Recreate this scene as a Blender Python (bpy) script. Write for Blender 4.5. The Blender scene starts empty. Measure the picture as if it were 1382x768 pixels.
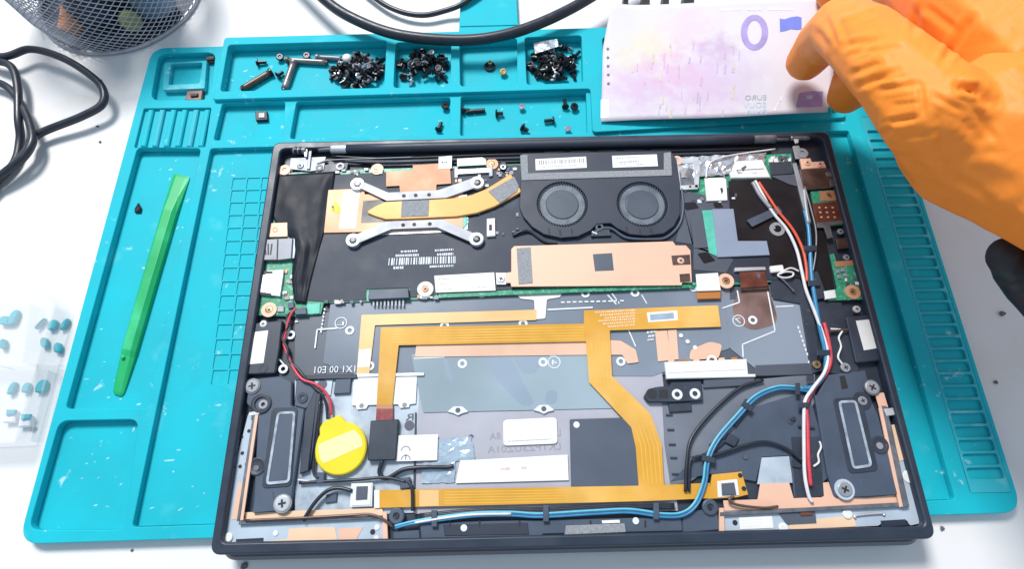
import bpy, bmesh, math, random
from mathutils import Vector, Matrix, Euler
from mathutils import noise as mnoise

# ------------------------------------------------------------------ camera
sc = bpy.context.scene
COL = sc.collection
CAM_LOC = Vector((-25.842, -88.251, 294.245))          # millimetres
CAM_ROT = (0.364949, 0.004341, -0.020807)
FPX, IW, IH = 761.0, 1382.0, 768.0
S = 0.001
cam_data = bpy.data.cameras.new('camera')
cam_data.sensor_width = 36.0
cam_data.lens = 36.0 * FPX / IW
cam_data.clip_start = 0.005
cam_data.clip_end = 50
cam = bpy.data.objects.new('camera', cam_data)
cam.location = CAM_LOC * S
cam.rotation_euler = CAM_ROT
COL.objects.link(cam)
sc.camera = cam
CAM_R = Euler(CAM_ROT, 'XYZ').to_matrix()

# ------------------------------------------------------------------ light
world = bpy.data.worlds.new('World')
sc.world = world
world.use_nodes = True
wb = world.node_tree.nodes['Background']
wb.inputs[0].default_value = (0.64, 0.82, 1.0, 1)
wb.inputs[1].default_value = 0.60

def area(name, loc, target, size, energy, color):
    d = bpy.data.lights.new(name, 'AREA')
    d.shape = 'DISK'
    d.size = size
    d.energy = energy
    d.color = color
    o = bpy.data.objects.new(name, d)
    o.location = loc
    o.rotation_euler = (Vector(target) - Vector(loc)).to_track_quat('-Z', 'Y').to_euler()
    COL.objects.link(o)
    return o
area('bench_lamp', (-0.70, 1.45, 2.0), (-0.02, 0.02, 0), 0.75, 84, (1.0, 0.985, 0.965))

vs = sc.view_settings
vs.view_transform = 'Standard'
vs.look = 'None'
vs.exposure = 0.0
vs.gamma = 1.0
vs.use_curve_mapping = False
sc.cycles.max_bounces = 6
sc.cycles.transparent_max_bounces = 12
sc.cycles.use_denoising = True

# ------------------------------------------------------------------ helpers
def P(x, y, z):
    """point of the bench, in mm, at height z, from the tape survey in picture units"""
    d = CAM_R @ Vector((x - IW / 2, IH / 2 - y, -FPX))
    return CAM_LOC + d * ((z - CAM_LOC.z) / d.z)
def PP(pts, z):
    return [P(x, y, z).to_2d() for x, y in pts]
def depth_scale(p):
    """mm per picture unit at point p"""
    return -(CAM_R.transposed() @ (p - CAM_LOC)).z / FPX

def lin(c):
    c = c / 255.0
    return c / 12.92 if c <= 0.04045 else ((c + 0.055) / 1.055) ** 2.4
def rgb(r, g, b, k=0.8):
    return (lin(r) * k, lin(g) * k, lin(b) * k, 1)

MATS = {}
def mat(name, color, rough=0.5, metal=0.0, var=0.08, scale=60, bump=0.0, bscale=None, spec=0.5,
        alpha=1.0, trans=0.0, coat=0.0, color2=None, rvar=0.08, c2lo=0.55, c2hi=0.7, c2scale=None, detail=4):
    m = bpy.data.materials.new(name)
    m.use_nodes = True
    nt = m.node_tree
    N, L = nt.nodes, nt.links
    b = N['Principled BSDF']
    tc = N.new('ShaderNodeTexCoord')
    geo = N.new('ShaderNodeNewGeometry')
    nz = N.new('ShaderNodeTexNoise')
    nz.inputs['Scale'].default_value = scale
    nz.inputs['Detail'].default_value = detail
    L.new(geo.outputs['Position'], nz.inputs['Vector'])
    mr = N.new('ShaderNodeMapRange')
    mr.inputs['From Min'].default_value = 0.3
    mr.inputs['From Max'].default_value = 0.7
    mr.inputs['To Min'].default_value = 1 - var
    mr.inputs['To Max'].default_value = 1 + var
    L.new(nz.outputs['Fac'], mr.inputs['Value'])
    mul = N.new('ShaderNodeVectorMath'); mul.operation = 'SCALE'
    L.new(mr.outputs['Result'], mul.inputs['Scale'])
    if color2 is not None:
        n2 = N.new('ShaderNodeTexNoise')
        n2.inputs['Scale'].default_value = c2scale or scale * 0.5
        n2.inputs['Detail'].default_value = 6
        L.new(geo.outputs['Position'], n2.inputs['Vector'])
        r2 = N.new('ShaderNodeMapRange')
        r2.inputs['From Min'].default_value = c2lo
        r2.inputs['From Max'].default_value = c2hi
        L.new(n2.outputs['Fac'], r2.inputs['Value'])
        mx = N.new('ShaderNodeMix'); mx.data_type = 'RGBA'
        mx.inputs[6].default_value = color
        mx.inputs[7].default_value = color2
        L.new(r2.outputs['Result'], mx.inputs[0])
        L.new(mx.outputs[2], mul.inputs[0])
    else:
        mul.inputs[0].default_value = color[:3]
    L.new(mul.outputs['Vector'], b.inputs['Base Color'])
    rr = N.new('ShaderNodeMapRange')
    rr.inputs['From Min'].default_value = 0.3
    rr.inputs['From Max'].default_value = 0.7
    rr.inputs['To Min'].default_value = max(0.02, rough - rvar)
    rr.inputs['To Max'].default_value = min(1, rough + rvar)
    L.new(nz.outputs['Fac'], rr.inputs['Value'])
    L.new(rr.outputs['Result'], b.inputs['Roughness'])
    b.inputs['Metallic'].default_value = metal
    b.inputs['Specular IOR Level'].default_value = spec
    b.inputs['Alpha'].default_value = alpha
    b.inputs['Transmission Weight'].default_value = trans
    b.inputs['Coat Weight'].default_value = coat
    b.inputs['Coat Roughness'].default_value = 0.15
    if bump:
        n3 = N.new('ShaderNodeTexNoise')
        n3.inputs['Scale'].default_value = bscale or scale * 4
        n3.inputs['Detail'].default_value = 3
        L.new(geo.outputs['Position'], n3.inputs['Vector'])
        bp = N.new('ShaderNodeBump')
        bp.inputs['Strength'].default_value = 1.0
        bp.inputs['Distance'].default_value = bump * S
        L.new(n3.outputs['Fac'], bp.inputs['Height'])
        L.new(bp.outputs['Normal'], b.inputs['Normal'])
    MATS[name] = m
    return m

WLOC = {}
def _link(o, center, parent):
    pl = WLOC[parent.name] if parent else Vector((0, 0, 0))
    o.location = center - pl
    if parent: o.parent = parent
    COL.objects.link(o)
    WLOC[o.name] = center.copy()
    return o

def tag(o, label=None, cat=None, group=None, kind=None):
    if label: o['label'] = label
    if cat: o['category'] = cat
    if group: o['group'] = group
    if kind: o['kind'] = kind
    return o

def thing(name, loc_mm, label, cat, group=None):
    o = bpy.data.objects.new(name, None)
    o.empty_display_size = 0.01
    _link(o, Vector(loc_mm) * S, None)
    return tag(o, label, cat, group)

class MB:
    """collects shapes (in mm) that make up one mesh"""
    def __init__(self):
        self.v, self.f, self.sm = [], [], []
    def add(self, vs, fs, smooth=False):
        n = len(self.v)
        self.v += [Vector(v) for v in vs]
        self.f += [tuple(i + n for i in f) for f in fs]
        self.sm += [smooth] * len(fs)
        return self
    def prism(self, pts, z0, z1, bevel=0.0):
        pts = [Vector((p[0], p[1])) for p in pts]
        if area2(pts) < 0: pts.reverse()
        n = len(pts)
        vs = [(p.x, p.y, z0) for p in pts]
        rings = 1
        if bevel > 0:
            vs += [(p.x, p.y, z1 - bevel) for p in pts]
            q = inset(pts, bevel)
            vs += [(p.x, p.y, z1) for p in q]
            rings = 2
        else:
            vs += [(p.x, p.y, z1) for p in pts]
        fs = [tuple(range(n - 1, -1, -1))]
        for k in range(rings):
            for i in range(n):
                j = (i + 1) % n
                fs.append((k * n + i, k * n + j, (k + 1) * n + j, (k + 1) * n + i))
        fs.append(tuple(range(rings * n, (rings + 1) * n)))
        return self.add(vs, fs)
    def px(self, pts, z1, th, bevel=0.0, rad=0.0):
        q = PP(pts, z1)
        if rad: q = round_poly(q, rad)
        return self.prism(q, z1 - th, z1, bevel)
    def lathe(self, c, prof, n=24, cap=True, smooth=False, axis=None):
        vs, fs = [], []
        for r, z in prof:
            for i in range(n):
                a = 2 * math.pi * i / n
                vs.append(Vector((r * math.cos(a), r * math.sin(a), z)))
        for k in range(len(prof) - 1):
            for i in range(n):
                j = (i + 1) % n
                fs.append((k * n + i, k * n + j, (k + 1) * n + j, (k + 1) * n + i))
        if cap:
            if prof[0][0] > 1e-6: fs.append(tuple(range(n - 1, -1, -1)))
            if prof[-1][0] > 1e-6: fs.append(tuple(range((len(prof) - 1) * n, len(prof) * n)))
        M = Matrix.Identity(3) if axis is None else Vector(axis).to_track_quat('Z', 'Y').to_matrix()
        c = Vector(c)
        return self.add([c + M @ v for v in vs], fs, smooth)
    def ring(self, c, ro, ri, h, n=24):
        vs, fs = [], []
        for r, z in ((ro, 0), (ro, h), (ri, h), (ri, 0)):
            for i in range(n):
                a = 2 * math.pi * i / n
                vs.append(Vector(c) + Vector((r * math.cos(a), r * math.sin(a), z)))
        for k in range(4):
            for i in range(n):
                j = (i + 1) % n
                fs.append((k * n + i, k * n + j, ((k + 1) % 4) * n + j, ((k + 1) % 4) * n + i))
        return self.add(vs, fs)
    def tube(self, pts, r, n=10, per=8, closed_ends=True, flat=1.0):
        path = catmull([Vector(p) for p in pts], per)
        rs = r if isinstance(r, (list, tuple)) else None
        vs, fs = [], []
        up = Vector((0, 0, 1))
        m = len(path)
        for k, p in enumerate(path):
            t = (path[min(k + 1, m - 1)] - path[max(k - 1, 0)]).normalized()
            s = t.cross(up)
            if s.length < 1e-4: s = Vector((1, 0, 0))
            s.normalize()
            u = s.cross(t).normalized()
            if rs:
                q = k / (m - 1) * (len(rs) - 1); i0 = min(int(q), len(rs) - 2)
                rr = rs[i0] + (rs[i0 + 1] - rs[i0]) * (q - i0)
            else: rr = r
            for i in range(n):
                a = 2 * math.pi * i / n
                vs.append(p + s * (rr * math.cos(a)) + u * (rr * flat * math.sin(a)))
        for k in range(m - 1):
            for i in range(n):
                j = (i + 1) % n
                fs.append((k * n + i, (k + 1) * n + i, (k + 1) * n + j, k * n + j))
        if closed_ends:
            fs.append(tuple(range(n))); fs.append(tuple(range((m - 1) * n + n - 1, (m - 1) * n - 1, -1)))
        return self.add(vs, fs, True)
    def build(self, name, m, parent=None, label=None, cat=None, group=None, kind=None):
        lo = Vector((min(v.x for v in self.v), min(v.y for v in self.v), min(v.z for v in self.v)))
        hi = Vector((max(v.x for v in self.v), max(v.y for v in self.v), max(v.z for v in self.v)))
        c = Vector(((lo.x + hi.x) / 2, (lo.y + hi.y) / 2, lo.z))
        me = bpy.data.meshes.new(name)
        me.from_pydata([(v - c) * S for v in self.v], [], self.f)
        me.polygons.foreach_set('use_smooth', self.sm)
        me.update()
        me.materials.append(MATS[m] if isinstance(m, str) else m)
        o = bpy.data.objects.new(name, me)
        _link(o, c * S, parent)
        return tag(o, label, cat, group, kind)

def area2(p):
    return sum(p[i].x * p[(i + 1) % len(p)].y - p[(i + 1) % len(p)].x * p[i].y for i in range(len(p)))
def inset(pts, b):
    n, out = len(pts), []
    for i in range(n):
        p0, p1, p2 = pts[i - 1], pts[i], pts[(i + 1) % n]
        d1 = (p1 - p0); d2 = (p2 - p1)
        if d1.length < 1e-6 or d2.length < 1e-6: out.append(p1.copy()); continue
        d1.normalize(); d2.normalize()
        n1 = Vector((-d1.y, d1.x)); n2 = Vector((-d2.y, d2.x))
        q = n1 + n2
        if q.length < 1e-3: out.append(p1 + n1 * b); continue
        q.normalize()
        out.append(p1 + q * min(b / max(0.3, q.dot(n1)), 3 * b))
    return out
def round_poly(pts, r, n=5):
    pts = [Vector((p[0], p[1])) for p in pts]
    out = []
    m = len(pts)
    for i in range(m):
        p0, p1, p2 = pts[i - 1], pts[i], pts[(i + 1) % m]
        a = p0 - p1; b = p2 - p1
        rr = min(r, a.length * 0.45, b.length * 0.45)
        A = p1 + a.normalized() * rr; B = p1 + b.normalized() * rr
        for k in range(n + 1):
            t = k / n
            out.append(A * (1 - t) ** 2 + p1 * (2 * t * (1 - t)) + B * t * t)
    return out
def catmull(p, per):
    out = []
    n = len(p)
    if n == 2: return [p[0].lerp(p[1], k / per) for k in range(per + 1)]
    for i in range(n - 1):
        a = p[i - 1] if i else p[0] * 2 - p[1]
        b, c = p[i], p[i + 1]
        d = p[i + 2] if i + 2 < n else p[-1] * 2 - p[-2]
        for k in range(per):
            t = k / per
            out.append(0.5 * (2 * b + (c - a) * t + (2 * a - 5 * b + 4 * c - d) * t * t + (3 * b - a - 3 * c + d) * t ** 3))
    out.append(p[-1].copy())
    return out

def sheet(name, outlines, z0, z1, bevel, m, parent, **kw):
    """flat slab with holes and islands (even-odd), rounded edges; outlines in mm"""
    cu = bpy.data.curves.new(name, 'CURVE')
    cu.dimensions = '2D'
    cu.fill_mode = 'BOTH'
    for pts in outlines:
        sp = cu.splines.new('POLY')
        sp.points.add(len(pts) - 1)
        for q, p in zip(sp.points, pts): q.co = (p[0] * S, p[1] * S, 0, 1)
        sp.use_cyclic_u = True
    cu.extrude = max(1e-6, ((z1 - z0) / 2 - bevel) * S)
    cu.bevel_depth = bevel * S
    cu.bevel_resolution = 1
    cu.offset = -bevel * S
    tmp = bpy.data.objects.new('tmp', cu)
    me = bpy.data.meshes.new_from_object(tmp)
    bpy.data.objects.remove(tmp); bpy.data.curves.remove(cu)
    me.name = name
    me.materials.clear(); me.materials.append(MATS[m])
    zc = Vector((0, 0, (z0 + z1) / 2 * S))
    o = bpy.data.objects.new(name, me)
    _link(o, zc, parent)
    return tag(o, **kw)

def glyphs(s, size):
    """outline letters as a flat mesh: verts (mm, baseline at 0, left at 0), faces"""
    cu = bpy.data.curves.new('t', 'FONT')
    cu.body = s; cu.size = size; cu.resolution_u = 2
    tmp = bpy.data.objects.new('tmp', cu)
    me = bpy.data.meshes.new_from_object(tmp)
    vs = [v.co.copy() for v in me.vertices]; fs = [tuple(p.vertices) for p in me.polygons]
    bpy.data.objects.remove(tmp); bpy.data.curves.remove(cu); bpy.data.meshes.remove(me)
    return vs, fs
def lettering(name, s, p0, p1, z, h, m, parent, mirror=True, th=0.03):
    """the line of writing runs along picture points p0 -> p1 (mirror: reads right to left), letters h mm high"""
    vs, fs = glyphs(s, 1.0)
    w = max(v.x for v in vs) - min(v.x for v in vs); x0 = min(v.x for v in vs)
    hh = max(v.y for v in vs)
    A, B = P(*p0, z), P(*p1, z)
    d = B - A; L = d.length; d.normalize(); u = Vector((-d.y, d.x, 0))
    out = []
    for v in vs:
        t = (v.x - x0) / w
        if mirror: t = 1 - t
        out.append(A + d * (t * L) + u * (v.y / hh * h) + Vector((0, 0, 0)))
    if mirror: fs = [tuple(reversed(f)) for f in fs]
    return MB().add(out, fs).build(name, m, parent)
def bars(name, p0, p1, p2, p3, z, m, parent, n=26, seed=1):
    """linear bar code in the quad p0 p1 p2 p3 (top-left, top-right, bottom-right, bottom-left)"""
    R = random.Random(seed); b = MB(); x = 0
    while x < 1:
        w = R.choice((0.4, 0.4, 0.8)) / n
        A, B, C, D = [P(*q, z) for q in (p0, p1, p2, p3)]
        if x + w > 1: break
        b.prism([A.lerp(B, x), A.lerp(B, x + w), D.lerp(C, x + w), D.lerp(C, x)], z - 0.03, z)
        x += w + R.choice((0.4, 0.6, 0.9)) / n
    return b.build(name, m, parent)
def smudges(name, lines, z, m, parent, seed=2):
    """rows of print too small to read: each line = (x0, y0, x1, y1, height)"""
    R = random.Random(seed); b = MB()
    for x0, y0, x1, y1, h in lines:
        t = 0; L = math.hypot(x1 - x0, y1 - y0)
        while t < L:
            w = R.uniform(0.9, 2.6); e = min(t + w, L)
            X0, Y0 = x0 + (x1 - x0) * t / L, y0 + (y1 - y0) * t / L
            X1, Y1 = x0 + (x1 - x0) * e / L, y0 + (y1 - y0) * e / L
            b.px([(X0, Y0 - h / 2), (X1, Y1 - h / 2), (X1, Y1 + h / 2), (X0, Y0 + h / 2)], z, 0.03)
            t = e + R.uniform(0.6, 1.4)
    return b.build(name, m, parent)

def plate(name, pts, z, th, m, parent, bevel=0.0, rad=0.0, **kw):
    return MB().px(pts, z, th, bevel, rad).build(name, m, parent, **kw)
def wire(name, pts, r, m, parent=None, per=8, n=8, **kw):
    return MB().tube([P(*p) for p in pts], r, n=n, per=per).build(name, m, parent, **kw)
def ringp(name, x, y, z, ro, ri, h, m, parent, n=20):
    return MB().ring(P(x, y, z) - Vector((0, 0, h)), ro, ri, h, n).build(name, m, parent)
def screw_in(name, x, y, z, r, m, parent, washer=0.0, slot='dark_slot', wm=None):
    """seated screw, cross recess, optional washer ring"""
    c = P(x, y, z)
    b = MB().lathe(c - Vector((0, 0, 1.2)), [(r, 0), (r, 0.85), (r * 0.86, 1.15), (r * 0.5, 1.2)], n=18)
    o = b.build(name, m, parent)
    k = MB(); a = random.Random(int(x * 7 + y)).uniform(0, 1.5)
    for q in (0, math.pi / 2):
        dx, dy = math.cos(a + q), math.sin(a + q)
        L, w = r * 0.5, r * 0.13
        k.prism([(c.x + dx * L - dy * w, c.y + dy * L + dx * w), (c.x - dx * L - dy * w, c.y - dy * L + dx * w),
                 (c.x - dx * L + dy * w, c.y - dy * L - dx * w), (c.x + dx * L + dy * w, c.y + dy * L - dx * w)],
                z - 0.02, z + 0.02 + 0.02 * q)
    lvl = 1 if (parent and parent.parent) else 0
    k.build('cross_recess', slot, parent if lvl else o)
    if washer:
        MB().ring(c - Vector((0, 0, 1.3)), washer, r * 0.98, 0.7, 20).build('washer', wm or m, parent)
    return o

# ------------------------------------------------------------------ materials
mat('table_white', rgb(236, 234, 234, 0.90), 0.6, var=0.02, scale=9, color2=rgb(226, 220, 214, 0.9), c2scale=14, c2lo=0.55, c2hi=0.8)
mat('silicone', (0.006, 0.44, 0.535, 1), 0.66, var=0.08, scale=25, bump=0.05, bscale=700, spec=0.28,
    color2=(0.06, 0.50, 0.58, 1), c2scale=55, c2lo=0.62, c2hi=0.80)
mat('silicone_worn', (0.03, 0.42, 0.51, 1), 0.66, var=0.10, scale=40, spec=0.35,
    color2=(0.20, 0.58, 0.65, 1), c2scale=70, c2lo=0.55, c2hi=0.75)
mat('black_cable', (0.018, 0.022, 0.034, 1), 0.38, var=0.1, scale=200, spec=0.5)
mat('chassis_black', (0.021, 0.031, 0.053, 1), 0.42, var=0.12, scale=80, bump=0.02, bscale=1500, spec=0.5)
mat('lid_grey', (0.085, 0.098, 0.125, 1), 0.45, var=0.08, scale=60, spec=0.5)
mat('black_plastic', (0.025, 0.035, 0.056, 1), 0.48, var=0.15, scale=90, bump=0.02, bscale=1200, spec=0.6)
mat('slate_plastic', (0.058, 0.080, 0.122, 1), 0.5, var=0.12, scale=60, spec=0.6)
mat('fan_plastic', (0.028, 0.036, 0.058, 1), 0.5, var=0.08, scale=60, bump=0.015, bscale=1800, spec=0.5)
mat('fan_hub', (0.065, 0.082, 0.11, 1), 0.42, var=0.06, scale=60, spec=0.5)
mat('fan_ring', (0.13, 0.155, 0.19, 1), 0.42, var=0.25, scale=200, spec=0.5)
mat('cover_slate', (0.075, 0.095, 0.13, 1), 0.5, var=0.05, scale=60)
mat('scuff_pale', (0.30, 0.60, 0.67, 1), 0.7, var=0.15, scale=300)
mat('black_film', (0.010, 0.013, 0.022, 1), 0.5, var=0.2, scale=60, bump=0.06, bscale=150, spec=0.22, rvar=0.08)
mat('mylar', (0.028, 0.038, 0.060, 1), 0.55, var=0.15, scale=40, bump=0.08, bscale=60, spec=0.42)
mat('deep_black', (0.008, 0.008, 0.011, 1), 0.4, var=0.2, scale=60, bump=0.05, bscale=80, spec=0.4)
mat('slate_plate', (0.075, 0.09, 0.12, 1), 0.40, var=0.10, scale=30, spec=0.6)
mat('grey_film', (0.19, 0.225, 0.28, 1), 0.36, var=0.28, scale=13, spec=0.5, bump=0.03, bscale=90)
mat('blue_film', (0.28, 0.355, 0.405, 1), 0.34, var=0.18, scale=12, spec=0.5, bump=0.05, bscale=45)
mat('film_stain', (0.26, 0.33, 0.41, 1), 0.38, var=0.06, scale=24, spec=0.5)
mat('floor_metal', (0.47, 0.54, 0.62, 1), 0.42, metal=0.15, var=0.18, scale=60, color2=(0.24, 0.28, 0.34, 1), c2scale=90, c2lo=0.5, c2hi=0.75)
mat('lavender_plate', (0.42, 0.415, 0.475, 1), 0.42, metal=0.1, var=0.05, scale=40)
mat('steel', (0.31, 0.32, 0.35, 1), 0.5, metal=0.3, var=0.12, scale=120)
mat('bright_steel', (0.62, 0.64, 0.68, 1), 0.38, metal=0.45, var=0.12, scale=120)
mat('dull_steel', (0.17, 0.18, 0.205, 1), 0.45, metal=0.5, var=0.25, scale=200)
mat('aluminium_plate', (0.46, 0.54, 0.63, 1), 0.45, metal=0.15, var=0.08, scale=60)
mat('copper', (0.68, 0.35, 0.20, 1), 0.5, metal=0.15, var=0.06, scale=50, bump=0.01, bscale=900)
mat('copper_pale', (0.80, 0.49, 0.355, 1), 0.5, metal=0.1, var=0.04, scale=40)
mat('copper_dark', (0.46, 0.215, 0.115, 1), 0.5, metal=0.15, var=0.10, scale=60)
mat('copper_pipe', (0.66, 0.345, 0.105, 1), 0.5, metal=0.15, var=0.10, scale=40)
mat('brown_copper', (0.20, 0.075, 0.055, 1), 0.35, metal=0.55, var=0.25, scale=160)
mat('bronze', (0.13, 0.085, 0.075, 1), 0.36, metal=0.6, var=0.3, scale=120)
mat('kapton', (0.64, 0.32, 0.035, 1), 0.30, var=0.14, scale=30, bump=0.05, bscale=120, spec=0.5, color2=(0.74, 0.44, 0.13, 1), c2scale=22, c2lo=0.48, c2hi=0.68)
mat('kapton_pale', (0.82, 0.50, 0.22, 1), 0.34, var=0.10, scale=30, spec=0.5)
mat('kapton_pink', (0.72, 0.46, 0.33, 1), 0.34, var=0.10, scale=30, spec=0.5)
mat('kapton_dark', (0.42, 0.16, 0.04, 1), 0.34, var=0.15, scale=30, spec=0.5)
mat('fpc_red', (0.25, 0.05, 0.05, 1), 0.45, var=0.25, scale=600)
mat('trace_glare_cream', (0.80, 0.56, 0.38, 1), 0.45, var=0.05, scale=60)
mat('pcb_green', (0.030, 0.27, 0.15, 1), 0.40, var=0.25, scale=300, color2=(0.13, 0.42, 0.31, 1), c2scale=500, c2lo=0.56, c2hi=0.62)
mat('pcb_teal', (0.10, 0.48, 0.38, 1), 0.40, var=0.15, scale=200)
mat('white_label', (0.80, 0.79, 0.77, 1), 0.55, var=0.03, scale=60)
mat('white_plastic', (0.74, 0.74, 0.74, 1), 0.45, var=0.05, scale=90)
mat('print_white', (0.72, 0.76, 0.80, 1), 0.6, var=0.06, scale=300)
mat('print_grey', (0.30, 0.30, 0.33, 1), 0.6, var=0.06, scale=300)
mat('print_dark', (0.10, 0.10, 0.13, 1), 0.6, var=0.06, scale=300)
mat('foam_grey', (0.29, 0.30, 0.32, 1), 0.95, var=0.16, scale=900, bump=0.12, bscale=1500, spec=0.1)
mat('thermal_pad', (0.24, 0.29, 0.39, 1), 0.6, var=0.05, scale=60)
mat('dark_slot', (0.018, 0.018, 0.022, 1), 0.6, var=0.1)
mat('foil', (0.62, 0.67, 0.73, 1), 0.22, metal=0.65, var=0.25, scale=110, bump=0.9, bscale=170)
mat('clear_film', (0.38, 0.47, 0.56, 1), 0.16, metal=0.2, var=0.15, scale=70, bump=0.6, bscale=110)
mat('yellow_wrap', (0.82, 0.63, 0.02, 1), 0.35, var=0.05, scale=60, spec=0.5)
mat('yellow_sticker', (0.85, 0.55, 0.01, 1), 0.5, var=0.05)
mat('wire_red', (0.62, 0.055, 0.08, 1), 0.4, var=0.08, scale=300)
mat('wire_orange_red', (0.66, 0.10, 0.05, 1), 0.4, var=0.08, scale=300)
mat('wire_white', (0.70, 0.68, 0.70, 1), 0.4, var=0.05, scale=300)
mat('wire_blue', (0.035, 0.22, 0.42, 1), 0.35, var=0.08, scale=300)
mat('wire_light_blue', (0.12, 0.47, 0.62, 1), 0.35, var=0.08, scale=300)
mat('wire_brown', (0.10, 0.055, 0.04, 1), 0.4, var=0.08, scale=300)
mat('screw_black', (0.016, 0.017, 0.022, 1), 0.30, metal=0.5, var=0.3, scale=500, spec=0.6)
mat('screw_silver', (0.60, 0.62, 0.66, 1), 0.25, metal=0.85, var=0.2, scale=500)
mat('screw_brass', (0.60, 0.42, 0.22, 1), 0.3, metal=0.8, var=0.2, scale=500)
mat('brown_rod', (0.12, 0.075, 0.06, 1), 0.4, metal=0.4, var=0.3, scale=120)
mat('grey_rod', (0.22, 0.20, 0.20, 1), 0.38, metal=0.5, var=0.3, scale=120)
mat('green_tool', (0.010, 0.40, 0.13, 1), 0.42, var=0.08, scale=40, spec=0.45, color2=(0.03, 0.48, 0.22, 1), c2scale=40)
mat('glove', (0.92, 0.262, 0.026, 1), 0.50, var=0.05, scale=30, bump=0.10, bscale=420, spec=0.35)
mat('rubber_black', (0.012, 0.014, 0.02, 1), 0.5, var=0.15, scale=90)
mat('sheet_grey', (0.155, 0.175, 0.215, 1), 0.45, var=0.12, scale=50)
mat('reflection_brown', (0.20, 0.125, 0.115, 1), 0.35, var=0.4, scale=70)
mat('fleck_pink', rgb(222, 190, 218, 0.78), 0.7, var=0.1)
mat('fleck_cream', rgb(225, 215, 195, 0.78), 0.7, var=0.1)
mat('fleck_lilac', rgb(205, 190, 222, 0.78), 0.7, var=0.1)
mat('wire_navy', (0.03, 0.115, 0.24, 1), 0.35, var=0.08, scale=300)
mat('basket_wire', (0.42, 0.43, 0.48, 1), 0.35, metal=0.55, var=0.2, scale=120)
mat('navy_dark', (0.018, 0.026, 0.055, 1), 0.5, var=0.35, scale=60)
mat('handle_orange', (0.55, 0.20, 0.07, 1), 0.45, var=0.1, scale=60)
mat('olive_cap', (0.30, 0.32, 0.12, 1), 0.5, var=0.1, scale=60)
mat('blue_grey_tool', (0.16, 0.23, 0.33, 1), 0.45, var=0.3, scale=60)
mat('teal_piece', (0.02, 0.36, 0.44, 1), 0.45, var=0.2, scale=120)
mat('crumb', (0.12, 0.11, 0.12, 1), 0.7, var=0.3, scale=300)
mat('clear_plastic', (0.93, 0.95, 0.98, 1), 0.2, var=0.01, alpha=0.13, spec=0.5)
mat('ink_violet', (0.34, 0.27, 0.56, 1), 0.6, var=0.2, scale=120)
mat('ink_blue', (0.15, 0.19, 0.62, 1), 0.6, var=0.08, scale=120)
mat('ink_grey', (0.36, 0.38, 0.42, 1), 0.6, var=0.1, scale=120)
mat('ink_cyan', (0.42, 0.58, 0.70, 1), 0.6, var=0.15, scale=200)
mat('holo_patch', (0.48, 0.52, 0.66, 1), 0.35, metal=0.3, var=0.2, scale=120)
mat('pale_stripe', (0.72, 0.70, 0.76, 1), 0.6, var=0.1, scale=120)

_g = MATS['glove'].node_tree.nodes['Principled BSDF']
_g.inputs['Subsurface Weight'].default_value = 0.10
_g.inputs['Subsurface Radius'].default_value = (1.0, 0.3, 0.08)
_g.inputs['Subsurface Scale'].default_value = 0.003
def specks(mname, colr, scale, lo, hi, amount):
    m = MATS[mname]; N, L = m.node_tree.nodes, m.node_tree.links
    b = N['Principled BSDF']; src = b.inputs['Base Color'].links[0].from_socket
    geo = [n for n in N if n.type == 'NEW_GEOMETRY'][0]
    n1 = N.new('ShaderNodeTexNoise'); n1.inputs['Scale'].default_value = scale; n1.inputs['Detail'].default_value = 5; n1.inputs['Roughness'].default_value = 0.65
    n2 = N.new('ShaderNodeTexNoise'); n2.inputs['Scale'].default_value = 14; n2.inputs['Detail'].default_value = 2
    for n in (n1, n2): L.new(geo.outputs['Position'], n.inputs['Vector'])
    ad = N.new('ShaderNodeMath'); ad.operation = 'MULTIPLY_ADD'; ad.inputs[1].default_value = 0.22
    L.new(n2.outputs['Fac'], ad.inputs[0]); L.new(n1.outputs['Fac'], ad.inputs[2])
    r = N.new('ShaderNodeMapRange'); r.inputs['From Min'].default_value = lo; r.inputs['From Max'].default_value = hi; r.inputs['To Max'].default_value = amount
    L.new(ad.outputs[0], r.inputs['Value'])
    mx = N.new('ShaderNodeMix'); mx.data_type = 'RGBA'
    L.new(r.outputs['Result'], mx.inputs[0]); L.new(src, mx.inputs[6]); mx.inputs[7].default_value = colr
    L.new(mx.outputs[2], b.inputs['Base Color'])
for q in ('silicone', 'silicone_worn'):
    specks(q, (0.50, 0.72, 0.78, 1), 130, 0.765, 0.85, 0.75)
    specks(q, (0.015, 0.34, 0.44, 1), 45, 0.70, 0.95, 0.6)
specks('table_white', (0.62, 0.59, 0.56, 1), 60, 0.80, 0.90, 0.5)
specks('black_plastic', (0.16, 0.18, 0.21, 1), 300, 0.78, 0.86, 0.5)
specks('mylar', (0.12, 0.14, 0.17, 1), 40, 0.70, 0.9, 0.5)

# ------------------------------------------------------------------ table
tb = MB().prism([(-900, -700), (900, -700), (900, 900), (-900, 900)], -25, 0, 2)
tag(tb.build('table_top', 'table_white'), kind='structure')

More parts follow.
